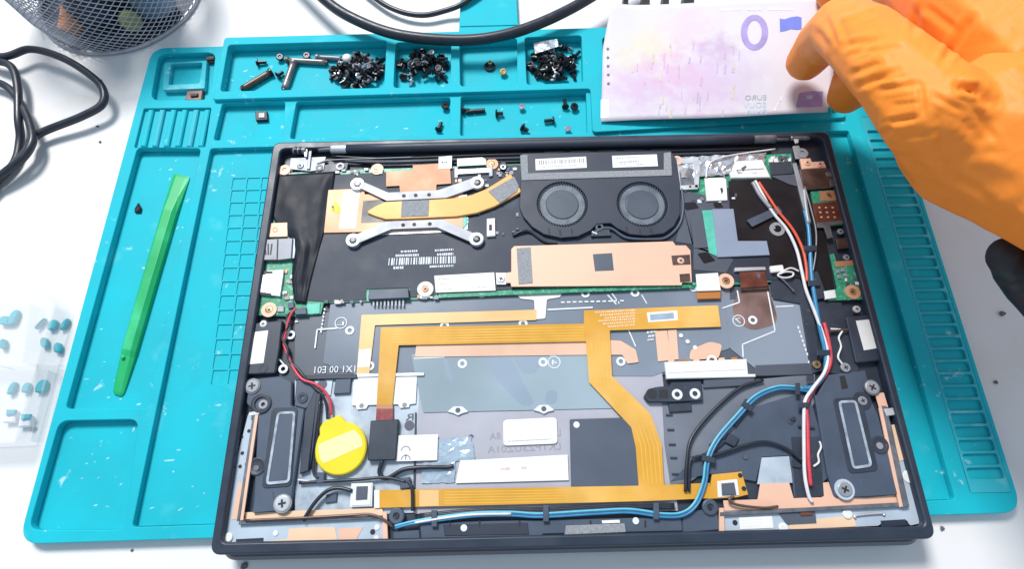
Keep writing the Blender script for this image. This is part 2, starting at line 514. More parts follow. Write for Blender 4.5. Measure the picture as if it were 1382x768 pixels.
# ------------------------------------------------------------------ silicone repair mat
Z1, Z2 = 5.5, 8.0                       # top of the mat, top of the raised tray
FL = 0.9                                # floor of the recesses
mt = thing('silicone_mat', (-22, 47, 0), 'turquoise silicone repair mat with screw trays lying under the open laptop', 'repair mat')
outline = round_poly([(-258.5, -103), (214.5, -99), (214.5, 197), (-257, 193.5)], 10, 8)
sheet('base_sheet', [outline], 0.0, FL, 0.3, 'silicone', mt)
R = lambda pts, z=Z1, r=2.0: round_poly(PP(pts, z), r)
holes = [R([(185, 200), (271, 200), (199, 552), (88, 552)], r=2.5),
         R([(80, 568), (187, 566), (168, 716), (38, 716)], r=5),
         R([(284, 200), (1146, 176), (1290, 675), (178, 712)], r=2),
         R([(214, 72), (291, 70), (284, 134), (203, 135)], r=6),
         R([(194, 146), (285, 145), (277, 198), (181, 199)], r=1),
         R([(300, 139), (385, 137), (381, 187), (288, 189)]),
         R([(400, 137), (608, 131), (606, 181), (391, 187)]),
         R([(622, 130), (791, 123), (793, 180), (621, 183)]),
         round_poly([(192.5, -90), (212.3, -90), (212.3, 128), (192.5, 128)], 1)]
for C in ([(308, 60), (522, 54), (518, 118), (297, 123)], [(534, 57), (609, 55), (608, 116), (531, 118)],
          [(620, 55), (698, 51), (698, 114), (621, 116)], [(708, 50), (785, 47), (787, 111), (711, 114)],
          [(813, 50), (1125, 40), (1132, 152), (819, 163)]):
    holes.append(R(C, Z2, 2.5))
low = sheet('top_sheet', [outline] + holes, FL + 0.05, Z1, 0.35, 'silicone', mt)
block = round_poly(PP([(303, 50), (800, 37), (1128, 26), (1142, 158), (800, 178), (797, 119), (286, 134)], Z2), 2.5)
sheet('raised_tray', [block] + holes[-5:], Z1 - 0.2, Z2, 0.35, 'silicone', mt)
# corner pad with its magnet well
sheet('corner_pad', [R([(222, 84), (279, 81), (276, 119), (219, 121)], 4.6, 1.5), R([(231, 86), (273, 84), (269, 112), (227, 114)], 4.6, 1)], FL + 0.04, 4.6, 0.3, 'silicone_worn', mt)
# row of ribs
plate('rib_bed', [(194, 146), (285, 145), (277, 198), (181, 199)], 3.6, 1.9, 'silicone', mt)
for i in range(6):
    a = 200 + i * 15.2; b = 189 + i * 15.5
    plate('rib', [(a, 147), (a + 7, 147), (b + 7, 197), (b, 197)], Z1 - 0.06 - 0.002 * i, 2.1, 'silicone_worn' if i % 3 == 1 else 'silicone', mt, bevel=0.6)
# grid printed in relief on the work floor, beside the laptop
gx0, gy0, gp, gq, gw = -190.6, 95.5, 8.75, 8.35, 7.55
cells = []
for i in range(4):
    for j in range(15):
        x, y = gx0 + i * gp + j * 0.55, gy0 - j * gq
        cells.append([(x, y - gw), (x + gw, y - gw), (x + gw, y), (x, y)])
MB().prism(PP([(284.6, 200.6), (1145.5, 176.6), (1289, 674.4), (179, 711.2)], FL + 0.38), FL + 0.03, FL + 0.38).build('grid_bed', 'silicone', mt)
sheet('grid_floor', [PP([(284.6, 200.6), (1145.5, 176.6), (1289, 674.4), (179, 711.2)], FL + 0.9)] + cells, FL + 0.4, FL + 0.9, 0.1, 'silicone', mt)
# ladder of small wells down the right edge
plate_pts = [(192.6, -89.9), (212.2, -89.9), (212.2, 127.9), (192.6, 127.9)]
MB().prism(plate_pts, FL + 0.03, 3.9).build('ladder_bed', 'silicone', mt)
lad = [plate_pts]
y = 118.0
while y > -84:
    lad.append(round_poly([(194.0, y - 5.2), (211.0, y - 5.2), (211.0, y), (194.0, y)], 1.2, 3))
    y -= 6.55
sheet('ladder_wells', lad, 3.92, Z1 - 0.03, 0.2, 'silicone_worn', mt)
# tab behind the tray
plate('hanging_tab', [(622, -12), (697, -14), (700, 44), (619, 46)], 5.0, 5.0, 'silicone', mt, bevel=0.5)
plate('tab_step', [(622, 29), (698, 27), (700, 33), (621, 35)], 5.6, 0.62, 'silicone', mt, bevel=0.25)
# pale scuffs rubbed into the floor of the work area
for (x, y, L, a, w) in ((130, 524, 14, 0.6, 4), (187, 546, 9, 0.2, 3), (228, 622, 16, 0.1, 3), (243, 688, 10, 0.5, 3), (205, 686, 9, 0.4, 2),
                        (180, 580, 9, 1.2, 4), (295, 547, 10, 0.1, 3), (194, 362, 8, 0.1, 3), (1165, 580, 8, 1.2, 3), (1170, 672, 9, 0.3, 4)):
    z = FL + 0.96 if x > 190 and x < 1000 or x > 1000 else FL + 0.06
    if x == 180: z = FL + 0.06
    if x == 194 or x == 187: z = FL + 0.06
    R_ = random.Random(x); pts = []
    for k in range(9):
        t = 2 * math.pi * k / 9
        q = R_.uniform(0.5, 1.1)
        dx, dy = math.cos(t) * L / 2 * q, math.sin(t) * w / 2 * q
        pts.append((x + dx * math.cos(a) + dy * math.sin(a), y - dx * math.sin(a) + dy * math.cos(a)))
    plate('scuff', pts, z, 0.05, 'scuff_pale', mt)

RW = random.Random(17)
for k in range(64):
    # small pale rub marks, on the tray floors and the flat borders
    x, y, z = RW.choice(((RW.uniform(215, 275), RW.uniform(210, 330), 'a'), (RW.uniform(110, 190), RW.uniform(380, 545), 'a'), (RW.uniform(95, 165), RW.uniform(580, 705), 'a'), (RW.uniform(225, 280), RW.uniform(520, 700), 'b'),
                         (RW.uniform(295, 315), RW.uniform(220, 240), 'b'), (RW.uniform(400, 600), RW.uniform(152, 178), 'a'), (RW.uniform(1262, 1282), RW.uniform(560, 660), 'b'), (RW.uniform(630, 780), RW.uniform(146, 176), 'a'), (RW.uniform(310, 360), RW.uniform(85, 110), 'a')))
    if x < 170 and y < 420: continue
    zz = FL + (0.05 if z == 'a' else 0.95) + 0.001 * k / 64
    L, w, a = RW.uniform(2, 9), RW.uniform(1, 2.6), RW.uniform(-0.3, 1.3)
    pts = []
    for q in range(7):
        t = 2 * math.pi * q / 7; s_ = RW.uniform(0.5, 1.1)
        dx, dy = math.cos(t) * L / 2 * s_, math.sin(t) * w / 2 * s_
        pts.append((x + dx * math.cos(a) + dy * math.sin(a), y - dx * math.sin(a) + dy * math.cos(a)))
    plate('scuff', pts, zz, 0.03, 'scuff_pale', mt)
mat('surround_grey', (0.33, 0.38, 0.45, 1), 0.6, var=0.35, scale=260)
mat('trace_tone', (0.74, 0.43, 0.08, 1), 0.32, var=0.1, scale=60)
mat('gloss_cream', (0.86, 0.78, 0.36, 1), 0.4, var=0.04, scale=40)

# ------------------------------------------------------------------ laptop, bottom cover off
lap = thing('laptop', (0, 0, 5.5), 'black laptop lying upside down with its bottom cover removed, showing circuit boards', 'laptop')
ZR = 19.0
full = round_poly([(-161.5, -108.5), (161.5, -108.5), (161.5, 108.5), (-161.5, 108.5)], 5, 8)
MB().prism(round_poly([(-160.6, -111.6), (160.6, -111.6), (160.3, 107.5), (-160.3, 107.5)], 8, 8), 5.6, 10.6, 1.6).build('lid', 'lid_grey', lap)
MB().prism([(-158, -105), (158, -105), (158, 106), (-158, 106)], 10.7, 13.2).build('palm_rest', 'chassis_black', lap)
inner = round_poly(PP([(379, 201), (1110, 184), (1250, 711), (298, 733)], ZR), 3, 4)
sheet('chassis_rim', [full, inner], 10.9, ZR, 0.9, 'chassis_black', lap)
MB().prism(PP([(379, 201), (1110, 184), (1252, 716), (296, 738)], 13.6), 13.25, 13.6).build('chassis_floor', 'black_plastic', lap)
# ribs along the front lip
lip = MB()
for k in range(24):
    x = 575 + k * 16
    lip.px([(x, 729 - (x - 575) * 0.022), (x + 3, 729 - (x - 575) * 0.022), (x + 3, 741 - (x - 575) * 0.022), (x, 741 - (x - 575) * 0.022)], 16.2, 2)
lip.build('lip_ribs', 'chassis_black', lap, kind='stuff')

# --- metal floor plates seen through the empty battery bay
kb = plate('keyboard_plate', [(398, 428), (560, 405), (1075, 383), (1098, 505), (482, 508), (398, 508)], 14.4, 0.8, 'slate_plate', lap)
plate('floor_plate', [(398, 512), (572, 509), (566, 692), (398, 700)], 14.3, 0.6, 'floor_metal', lap)
tp = plate('touchpad_plate', [(566, 512), (893, 500), (905, 600), (915, 690), (560, 694)], 14.5, 0.6, 'lavender_plate', lap)
plate('bay_film', [(446, 410), (985, 386), (985, 470), (880, 508), (480, 506), (436, 490)], 14.75, 0.12, 'grey_film', kb, rad=1)
plate('bay_film', [(555, 478), (803, 470), (822, 500), (836, 551), (571, 557)], 14.95, 0.12, 'blue_film', kb, rad=1)
plate('film_stain', [(652, 483), (690, 482), (700, 505), (722, 546), (705, 549), (668, 510)], 14.98, 0.06, 'film_stain', kb, rad=5)
plate('film_stain', [(690, 481), (735, 481), (722, 505), (705, 503)], 15.0, 0.06, 'film_stain', kb, rad=4)
plate('film_stain', [(737, 528), (752, 526), (752, 545), (735, 546)], 14.985, 0.06, 'film_stain', kb, rad=4)
plate('film_stain', [(598, 485), (604, 486), (613, 522), (604, 512)], 14.985, 0.06, 'film_stain', kb, rad=2)
plate('bay_film', [(978, 405), (1078, 400), (1092, 492), (1020, 498), (985, 470)], 14.9, 0.12, 'grey_film', kb, rad=1)
plate('battery_bay_edge', [(1020, 493), (1094, 490), (1098, 506), (1018, 508)], 15.6, 1.2, 'slate_plate', lap, bevel=0.3)
plate('bay_wall', [(398, 507), (482, 505), (482, 511), (398, 513)], 16.2, 2.4, 'black_plastic', lap, bevel=0.3)
plate('painted_reflection', [(1000, 387), (1036, 385), (1052, 437), (1010, 448), (985, 420)], 15.0, 0.08, 'reflection_brown', kb, rad=6)  # blurred red-brown reflection, painted as a patch on the film
# printed white marks and screw eyelets of the plate
for x, y in ((472, 446), (382, 498), (624, 491), (733, 489), (838, 488), (1016, 432), (1058, 499), (600, 440), (706, 437), (499, 494),
             (790, 396), (857, 395), (650, 396), (1097, 491), (936, 388), (1089, 432), (392, 452)):
    ringp('eyelet', x, y, 15.15, 2.35, 1.15, 0.3, 'print_white', kb)
for x, y in ((748, 489), (460, 436), (997, 433)):
    ringp('round_mark', x, y, 15.12, 3.2, 2.75, 0.2, 'print_white', kb)
lettering('mark_lettering', '4', (744, 493), (752, 493), 15.12, 2.8, 'print_white', kb)
lettering('mark_lettering', 'L', (454, 439), (464, 439), 15.12, 2.0, 'print_white', kb)
lettering('mark_lettering', '7', (993, 437), (1001, 436), 15.12, 2.8, 'print_white', kb)
lettering('plate_lettering', 'S1X1 00 E01', (424, 504), (487, 502), 14.98, 3.4, 'print_white', kb)
for a, b, w in (((428, 445), (455, 443), 2), ((428, 445), (425, 470), 2), ((739, 418), (800, 415), 2), ((848, 445), (858, 468), 1.6), ((820, 398), (832, 411), 1.6),
                ((826, 396), (836, 410), 1.4), ((866, 398), (873, 410), 1.4), ((975, 416), (998, 408), 1.8), ((998, 408), (995, 392), 1.8),
                ((1036, 393), (1046, 446), 1.8), ((1046, 447), (1002, 465), 1.8), ((1002, 465), (1003, 482), 1.8), ((1047, 414), (1071, 413), 1.6),
                ((559, 484), (600, 482), 1.6), ((742, 480), (788, 477), 1.6), ((371, 478), (383, 492), 1.8), ((398, 434), (402, 434), 2)):
    d = Vector((b[0] - a[0], b[1] - a[1])).normalized(); n = Vector((-d.y, d.x)) * w / 2
    plate('printed_line', [(a[0] + n.x, a[1] + n.y), (b[0] + n.x, b[1] + n.y), (b[0] - n.x, b[1] - n.y), (a[0] - n.x, a[1] - n.y)], 15.1, 0.06, 'print_white', kb)
lines = MB()
for k in range(11):
    lines.px([(757 + k * 8, 409 - k * 0.2), (762 + k * 8, 409 - k * 0.2), (762 + k * 8, 407 - k * 0.2), (757 + k * 8, 407 - k * 0.2)], 15.1, 0.06)
for k in range(7):
    lines.px([(1076 + k * 2, 440 + k * 6), (1078 + k * 2, 440 + k * 6), (1079 + k * 2, 444 + k * 6), (1077 + k * 2, 444 + k * 6)], 15.1, 0.06)
    lines.px([(437 - k * 0.8, 416 + k * 5), (439 - k * 0.8, 416 + k * 5), (439 - k * 0.8, 419 + k * 5), (437 - k * 0.8, 419 + k * 5)], 15.1, 0.06)
lines.build('printed_dashes', 'print_white', kb, kind='stuff')
for x, y in ((618, 554), (734, 552)):
    plate('fixing_tab', [(x - 14, y + 2), (x - 6, y - 5), (x + 6, y - 5), (x + 14, y + 2), (x + 6, y + 4), (x, y + 7), (x - 6, y + 4)], 15.5, 0.5, 'print_white', kb, bevel=0.1)
    MB().lathe(P(x, y, 15.53), [(1.3, -0.2), (1.3, 0)], n=14).build('tab_hole', 'print_dark', kb)
plate('white_tape', [(695, 394), (760, 391), (756, 401), (738, 404), (736, 430), (722, 431), (721, 405), (702, 403)], 15.25, 0.12, 'white_label', kb, rad=1)

# --- flat flexible cables
f1 = plate('ribbon_cable', [(488, 425), (724, 418), (724, 432), (506, 439), (498, 508), (481, 508)], 15.45, 0.15, 'kapton_pale', lap, rad=0.5)
plate('ribbon_sticker', [(484.5, 472), (501, 471), (499, 495), (482.5, 496)], 15.53, 0.06, 'white_label', f1)
f3 = plate('ribbon_cable', [(562, 464), (800, 458), (838, 460), (858, 472), (862, 489), (847, 491), (840, 479), (800, 479), (560, 482)], 15.35, 0.15, 'kapton_pink', lap, rad=0.5)
wt = plate('connector_shield', [(478, 508), (563, 506), (561, 545), (553, 546), (552, 550), (540, 551), (537, 546), (497, 547), (494, 552), (482, 553), (480, 548), (475, 547)], 15.3, 0.5, 'white_plastic', lap, bevel=0.1)
for x, y in ((488, 548), (546, 547)):
    MB().lathe(P(x, y, 15.33), [(1.2, -0.2), (1.2, 0)], n=12).build('shield_hole', 'foam_grey', wt)
plate('shield_edge', [(478, 505), (572, 503), (572, 507), (478, 509)], 15.9, 0.5, 'bright_steel', wt)
f2 = plate('ribbon_cable', [(514, 442), (788, 437), (788, 419), (969, 412), (973, 441), (823, 446), (826, 508), (878, 559), (893, 600), (896, 655), (958, 652),
                            (958, 673), (866, 677), (505, 686), (505, 662), (862, 656), (858, 604), (852, 577), (795, 516), (791, 461), (538, 466), (529, 551), (508, 551)], 16.2, 0.18, 'kapton', lap, rad=0.5)
smudges('ribbon_print', [(803 + (k % 3) * 5 + k * 1.5, 421.5 + k * 3.9, 857, 418.5 + k * 3.9, 2.3) for k in range(6)], 16.24, 'trace_glare_cream', f2, seed=21)
tr = MB()
for k in range(5):
    o = 4 + k * 5.4
    pts = [(794 + o, 462), (797 + o, 512), (850 + o, 566), (861 + o * 1.05, 602), (865 + o * 1.05, 652)]
    for a, b in zip(pts, pts[1:]):
        d = Vector((b[0] - a[0], b[1] - a[1])).normalized(); n = Vector((-d.y, d.x)) * 0.8
        tr.px([(a[0] + n.x, a[1] + n.y), (b[0] + n.x, b[1] + n.y), (b[0] - n.x, b[1] - n.y), (a[0] - n.x, a[1] - n.y)], 16.225, 0.05)
for k in range(5):
    tr.px([(530 - k * 0.5, 447 + k * 3.6), (788, 441 + k * 3.8), (788, 442.2 + k * 3.8), (530 - k * 0.5, 448.2 + k * 3.6)], 16.225, 0.05)
    tr.px([(600, 664 + k * 3.8), (858, 660 + k * 3.6), (858, 661.2 + k * 3.6), (600, 665.2 + k * 3.8)], 16.225, 0.05)
tr.build('copper_traces', 'trace_tone', f2)
plate('ribbon_window', [(873, 422), (914, 419), (915, 432), (875, 435)], 16.25, 0.08, 'white_label', f2)
plate('window_pane', [(877, 424.5), (909, 422), (910, 430), (878, 432.5)], 16.29, 0.06, 'clear_film', f2)
plate('stiffener_band', [(508, 546), (530, 546), (530, 552), (508, 552)], 16.3, 0.12, 'copper_dark', f2)
plate('stiffener', [(508, 552), (530, 552), (530, 569), (507, 569)], 16.25, 0.2, 'fpc_red', f2)
plate('ribbon_gap_tape', [(566, 662), (592, 662), (592, 683), (566, 684)], 16.26, 0.08, 'kapton_pale', f2)
plate('ribbon_window', [(505, 662), (512, 662), (512, 686), (505, 686)], 16.27, 0.08, 'white_label', f2)
fold = plate('ribbon_fold', [(939, 370), (969, 368), (973, 392), (941, 393)], 17.6, 0.3, 'white_label', f2, bevel=0.1)
plate('ribbon_fold_side', [(941, 393.5), (973, 392.5), (973, 403), (941, 404)], 16.8, 0.6, 'kapton_dark', f2, bevel=0.3)
plate('connector_block', [(500, 568), (538, 566), (534, 621), (496, 622)], 17.6, 2.6, 'black_plastic', lap, bevel=0.4, rad=0.5)

# --- motherboard
pcb = plate('motherboard', [(378, 233), (1068, 207), (1075, 300), (1068, 378), (1000, 384), (936, 386), (592, 400), (586, 404), (437, 409), (433, 424), (398, 427), (345, 426), (352, 352)], 15.6, 1.0, 'pcb_green', lap, bevel=0.1)
my = plate('insulating_film', [(402, 238), (520, 232), (700, 222), (935, 300), (985, 250), (1000, 246), (1072, 246), (1074, 376), (1000, 380), (936, 380), (700, 390), (588, 396), (585, 400), (553, 401), (553, 388), (494, 390), (494, 405), (436, 407), (400, 404), (398, 330)], 16.0, 0.25, 'mylar', pcb, rad=0.6)
plate('black_cover_film', [(983, 244), (1060, 240), (1086, 252), (1087, 376), (1042, 372), (1038, 346), (1035, 325), (996, 325), (990, 282), (985, 280)], 16.35, 0.2, 'deep_black', pcb, rad=0.6)
smudges('film_print', [(541, 339.5, 564, 338.5, 2.4), (534, 345, 565, 344, 3), (587, 338, 612, 336.5, 2.4), (590, 343.5, 612, 342.5, 3), (531, 361.5, 545, 361, 3.4), (580, 359.8, 612, 358.5, 2.6)], 16.06, 'print_white', my)
bars('bar_code', (525, 348.5), (617, 345.5), (617, 355), (524, 358), 16.06, 'print_white', my, n=34, seed=3)
# battery connector
bc = plate('battery_connector', [(498, 391), (551, 388.5), (552, 402), (497, 404.5)], 18.2, 2.4, 'slate_plastic', pcb, bevel=0.3)
for k in range(9):
    x = 503 + k * 5.0
    plate('connector_pin', [(x, 402), (x + 2.2, 402), (x + 2.2, 413), (x, 413)], 16.6, 0.4, 'steel' if k != 2 else 'dull_steel', pcb)
# screw pad, label strip, ssd
MB().lathe(P(574, 390, 16.9), [(4.3, -1.0), (4.3, -0.2), (4.0, 0), (2.1, 0), (1.9, -0.4)], n=24).build('screw_pad', 'white_label', pcb)
screw_in('screw', 574, 390, 17.2, 1.7, 'copper', pcb)
lb = plate('card_label', [(586, 372), (667, 367.5), (669, 392), (588, 395)], 17.4, 0.8, 'white_label', pcb, bevel=0.1)
smudges('label_print', [(592, 377, 606, 376, 1.2), (594, 383, 602, 383, 1), (620, 373, 634, 372, 1), (636, 388, 660, 387, 1), (590, 391, 610, 390, 1)], 17.44, 'print_grey', pcb)
ssd = plate('storage_card', [(683, 368), (690, 367), (690, 336), (694, 332), (908, 325.5), (912, 331), (926, 331), (932, 338), (934, 381), (921, 381), (920, 385), (690, 387), (689, 382), (683, 382)], 17.9, 0.6, 'copper_pale', lap, bevel=0.15)
plate('card_board', [(592, 397), (930, 384), (938, 388), (592, 402)], 16.5, 0.8, 'pcb_green', lap)
plate('thermal_pad', [(697, 335), (716, 333.5), (719, 382), (700, 383.5)], 18.2, 0.35, 'foam_grey', ssd, bevel=0.1)
plate('dark_window', [(800, 343), (826, 341.5), (828.5, 365), (803, 366)], 17.97, 0.09, 'slate_plate', ssd)
plate('card_notch', [(906, 345), (931, 343.5), (932, 357), (908, 358)], 17.96, 0.09, 'bronze', ssd)
plate('card_notch', [(917, 370), (931, 369), (932, 380), (918, 381)], 17.96, 0.09, 'bronze', ssd)
screw_in('screw', 919, 351.5, 18.3, 1.9, 'copper_pale', ssd)
plate('card_clip', [(669, 368), (683, 368), (683, 384), (670, 384)], 17.2, 0.5, 'white_plastic', lap, bevel=0.1)
screw_in('screw', 676, 376, 17.7, 2.2, 'bright_steel', lap)
ringp('screw_pad', 980, 379, 17.1, 4.2, 2.2, 1.0, 'copper_pale', lap)
screw_in('screw', 980, 379, 17.3, 2.1, 'screw_brass', lap)

# --- heatsink
hs = plate('heatsink', [(443, 256), (493, 254), (492, 262), (625, 256), (625, 308), (486, 313), (437, 314)], 16.9, 0.7, 'copper', lap, bevel=0.15)
plate('heatsink_window', [(490, 271), (530, 268), (530, 299), (487, 301)], 16.95, 0.08, 'deep_black', hs)
plate('label', [(464, 257), (486, 256), (480, 308), (457, 309)], 17.0, 0.1, 'white_label', hs)
smudges('label_print', [(470, 262, 467, 300, 1.4), (474, 264, 471, 300, 1.2)], 17.05, 'pale_stripe', hs)
plate('warning_triangle', [(452, 271), (460, 281), (456, 288), (446, 284)], 17.0, 0.08, 'yellow_sticker', hs, rad=0.4)
ws = lettering('warning_sign', '!', (449, 284), (452, 283), 17.02, 3.0, 'print_dark', hs, mirror=False)
# flattened heat pipe, outline along its centre line
cl = [(496, 286, 1.6), (506, 285, 7), (520, 284, 12.2), (545, 283, 12.6), (580, 281.5, 12.6), (615, 279.5, 12.8), (640, 275, 13), (662, 266.5, 13.4), (682, 255, 14), (697, 246, 14.5)]
top, bot = [], []
for k, (x, y, w) in enumerate(cl):
    a, b = cl[max(k - 1, 0)], cl[min(k + 1, len(cl) - 1)]
    d = Vector((b[0] - a[0], b[1] - a[1])).normalized(); n = Vector((d.y, -d.x))
    top.append((x + n.x * w, y + n.y * w)); bot.append((x - n.x * w, y - n.y * w))
hp = plate('heat_pipe', top + bot[::-1], 18.1, 1.2, 'copper_pipe', hs, bevel=0.45)
plate('foam_pad', [(542, 271), (579, 269.5), (578, 291), (541, 292.5)], 18.45, 0.4, 'foam_grey', hs, bevel=0.1)
plate('foam_pad', [(659, 258), (694, 238), (700, 250), (698, 258), (675, 274)], 18.5, 0.4, 'foam_grey', hs, bevel=0.1)
for pts, holes_, ends in (([(477, 243), (486, 243), (524, 259.5), (592, 256), (640, 239), (650, 247), (645, 252), (602, 267), (522, 271), (482, 252)], ((545, 264), (561, 263.3), (579, 262.5)), ((482, 247.5), (644, 245.5))),
                          ([(521, 298.5), (598, 295.5), (643, 316), (648, 324), (641, 329), (590, 307), (528, 309.5), (479, 330), (471, 325), (474, 319)], ((544, 303.5), (559, 302.8), (580, 302)), ((476, 323.5), (643, 322)))):
    br = plate('spring_bracket', pts, 18.4 if holes_[0][1] < 280 else 18.45, 0.7, 'steel', hs, bevel=0.2, rad=0.8)
    for x, y in holes_:
        MB().lathe(P(x, y, 18.55), [(1.1, -0.1), (1.1, 0)], n=12).build('rivet_hole', 'dark_slot', hs)
    for x, y in ends:
        MB().lathe(P(x, y, 18.9), [(4.0, -2.5), (4.0, -0.6), (3.7, -0.2), (2.4, -0.1)], n=22).build('screw_boss', 'bright_steel', hs)
        screw_in('screw', x, y, 19.2, 2.2, 'screw_black', hs, slot='dull_steel')
plate('reflective_strip', [(519, 310), (600, 307), (604, 313), (512, 317)], 16.5, 0.3, 'bright_steel', pcb)
cp = plate('copper_shield', [(521, 231.5), (557, 229), (557, 222.5), (607, 219.5), (609, 247.5), (589, 249), (589, 258), (540, 260), (539, 250.5), (521, 251.5)], 17.0, 0.4, 'copper_dark', pcb, bevel=0.1)
plate('shield_label', [(592, 211.5), (610, 210), (609.5, 227), (592, 228)], 17.2, 0.12, 'white_label', pcb)
smudges('label_print', [(596, 219, 603, 218.5, 2)], 17.25, 'print_dark', pcb)
# connectors above the heatsink
plate('connector', [(615, 228.5), (662, 226), (663, 232), (615, 235)], 17.4, 1.6, 'bright_steel', pcb, bevel=0.2)
plate('connector_label', [(617, 214), (651, 212), (656, 215), (656, 222), (617, 224)], 17.3, 0.2, 'white_label', pcb)
plate('connector_end', [(613, 225), (618, 225), (618, 240), (613, 240)], 17.2, 1.4, 'steel', pcb, bevel=0.2)
plate('connector_end', [(660, 224), (665, 223.5), (665, 237), (660, 238)], 17.2, 1.4, 'steel', pcb, bevel=0.2)
for x, y, m_ in ((509, 228, 'copper_pale'), (664, 221, 'copper')):
    ringp('screw_pad', x, y, 16.6, 3.6, 1.7, 0.9, m_, pcb)
    screw_in('screw', x, y, 16.5, 1.6, 'screw_brass', pcb)
MB().lathe(P(679, 225, 16.2), [(2.4, 0), (2.4, 1.5), (2.0, 1.8), (1.2, 1.8), (1.1, 1.2)], n=18).build('standoff', 'black_plastic', pcb)
ringp('standoff_ring', 679, 225, 18.1, 1.6, 0.9, 0.2, 'bright_steel', pcb)
plate('coil', [(619, 264), (630, 262), (632, 270), (620, 272)], 17.2, 1.2, 'white_plastic', pcb, bevel=0.2)
plate('white_connector', [(657, 295), (668, 294), (668.5, 318), (657, 319)], 17.6, 1.8, 'white_plastic', pcb, bevel=0.2)
plate('connector_slot', [(660, 303), (664, 303), (664, 311), (660, 311)], 17.65, 0.1, 'dark_slot', pcb)
MB().lathe(P(618, 299, 16.2), [(5.5, 0), (5.5, 0.4), (5.0, 0.6)], n=24).build('board_hole_ring', 'pcb_teal', pcb)
plate('film_corner', [(627, 292), (632, 294), (631, 310), (612, 305)], 16.5, 0.2, 'clear_film', pcb)

# --- fans
fan = None
fz = 18.3
fo = [(704, 207), (905, 203), (913, 214), (918, 248), (918, 289), (910, 305), (896, 315), (872, 318), (850, 316), (833, 308), (824, 301), (806, 302), (797, 311), (780, 319), (757, 321), (734, 316), (718, 306), (706, 292), (701, 280), (703, 240)]
C1, C2 = P(759, 275, fz), P(867, 275, fz)
RF = 14.0
circ = lambda c, r, n=40: [(c.x + r * math.cos(2 * math.pi * k / n), c.y + r * math.sin(2 * math.pi * k / n)) for k in range(n)]
fan = sheet('fan_housing', [PP(fo, fz), circ(C1, RF), circ(C2, RF)], 16.9, fz, 0.35, 'fan_plastic', lap)
MB().prism(PP(fo, 16.8), 15.9, 16.8).build('fan_base', 'deep_black', fan)
for c in (C1, C2):
    MB().lathe((c.x, c.y, 16.85), [(9.0, 0), (9.0, 0.75), (8.6, 0.95)], n=36).build('fan_hub', 'fan_hub', fan)
    MB().ring((c.x, c.y, 16.86), 12.6, 9.2, 0.5, 36).build('fan_shroud_ring', 'fan_ring', fan)
    bl = MB()
    for k in range(54):
        a = 2 * math.pi * k / 54
        d = Vector((math.cos(a), math.sin(a))); n = Vector((-d.y, d.x)) * 0.22
        A = Vector((c.x, c.y)) + d * 12.3; B = Vector((c.x, c.y)) + (d + n.normalized() * 0.12) * 13.7
        bl.prism([A + n, A - n, B - n, B + n], 16.9, 17.75)
    bl.build('fan_blades', 'fan_hub', fan, kind='stuff')
plate('foam_gasket', [(702, 209), (712, 208.5), (713, 233.5), (896, 228.5), (896, 206), (905.5, 205), (907, 236.5), (704, 243)], 18.75, 0.5, 'foam_grey', fan, bevel=0.1)
plate('label', [(722.5, 214.5), (791, 211), (792, 226), (723, 229.5)], 18.4, 0.12, 'white_label', fan)
plate('label', [(826, 210), (886.5, 208), (888, 224), (827, 226)], 18.4, 0.12, 'white_label', fan)
bars('bar_code', (727, 216.5), (788, 213.5), (788, 219), (727, 222), 18.46, 'print_grey', fan, n=30, seed=5)
smudges('label_print', [(733, 225, 780, 222.5, 1.0), (832, 213, 861, 212, 1.2), (836, 218.5, 862, 217.5, 1.6), (833, 222, 845, 221.5, 1.0), (860, 221, 868, 221, 1)], 18.46, 'print_grey', fan)
for x, y in ((741, 312), (756, 314), (772, 313), (846, 310), (864, 313), (879, 311)):
    plate('vent_slit', [(x - 2, y - 4), (x + 1, y - 4), (x + 2.2, y + 4), (x - 1, y + 4)], fz + 0.03, 0.06, 'dark_slot', fan)
wire('fan_lead', [(692, 318, 16.8), (705, 312, 17.4), (716, 313, 17.0), (735, 326, 16.8), (752, 329, 16.6)], 0.75, 'black_cable', fan)
wire('fan_lead', [(798, 319, 17), (812, 309, 17.2), (826, 309, 17.2), (846, 321, 17), (880, 323, 17), (900, 320, 16.8), (917, 303, 16.8), (922, 280, 16.8), (920, 255, 16.8)], 0.8, 'slate_plastic', fan)
plate('fan_tab', [(803, 309), (822, 308), (825, 318), (800, 319)], 17.4, 1, 'black_plastic', fan, bevel=0.2)
ringp('fan_screw_eye', 809, 306, 17.8, 2.2, 1.1, 0.5, 'slate_plastic', fan)
wire('lead_tip', [(799, 313, 17.4), (806, 316, 17.5)], 0.6, 'wire_white', fan)

# --- hinge rod and hinges along the back edge
A, B = P(447, 201.5, 17.2), P(1046, 187.5, 17.2)
rod = MB().tube([A.lerp(B, 0.035), A.lerp(B, 0.95)], 2.75, n=20).build('hinge_rod', 'fan_plastic', lap)
MB().tube([A, A.lerp(B, 0.042)], 2.5, n=18).build('rod_sleeve', 'bright_steel', rod)
MB().tube([A.lerp(B, 0.945), B], 2.5, n=18).build('rod_sleeve', 'dull_steel', rod)
MB().tube([P(430, 202, 17), A], 1.5, n=14).build('rod_pin', 'dull_steel', rod)
MB().tube([B, P(1064, 187.5, 17)], 1.3, n=14).build('rod_pin', 'dull_steel', rod)
hl = plate('hinge_bracket', [(392, 213), (440, 211), (437, 229), (418, 231), (390, 228)], 16.6, 0.7, 'dull_steel', lap, bevel=0.2)
MB().tube([P(396, 204, 17), P(414, 203.5, 17)], 2.2, n=14).build('hinge_barrel', 'dull_steel', hl)
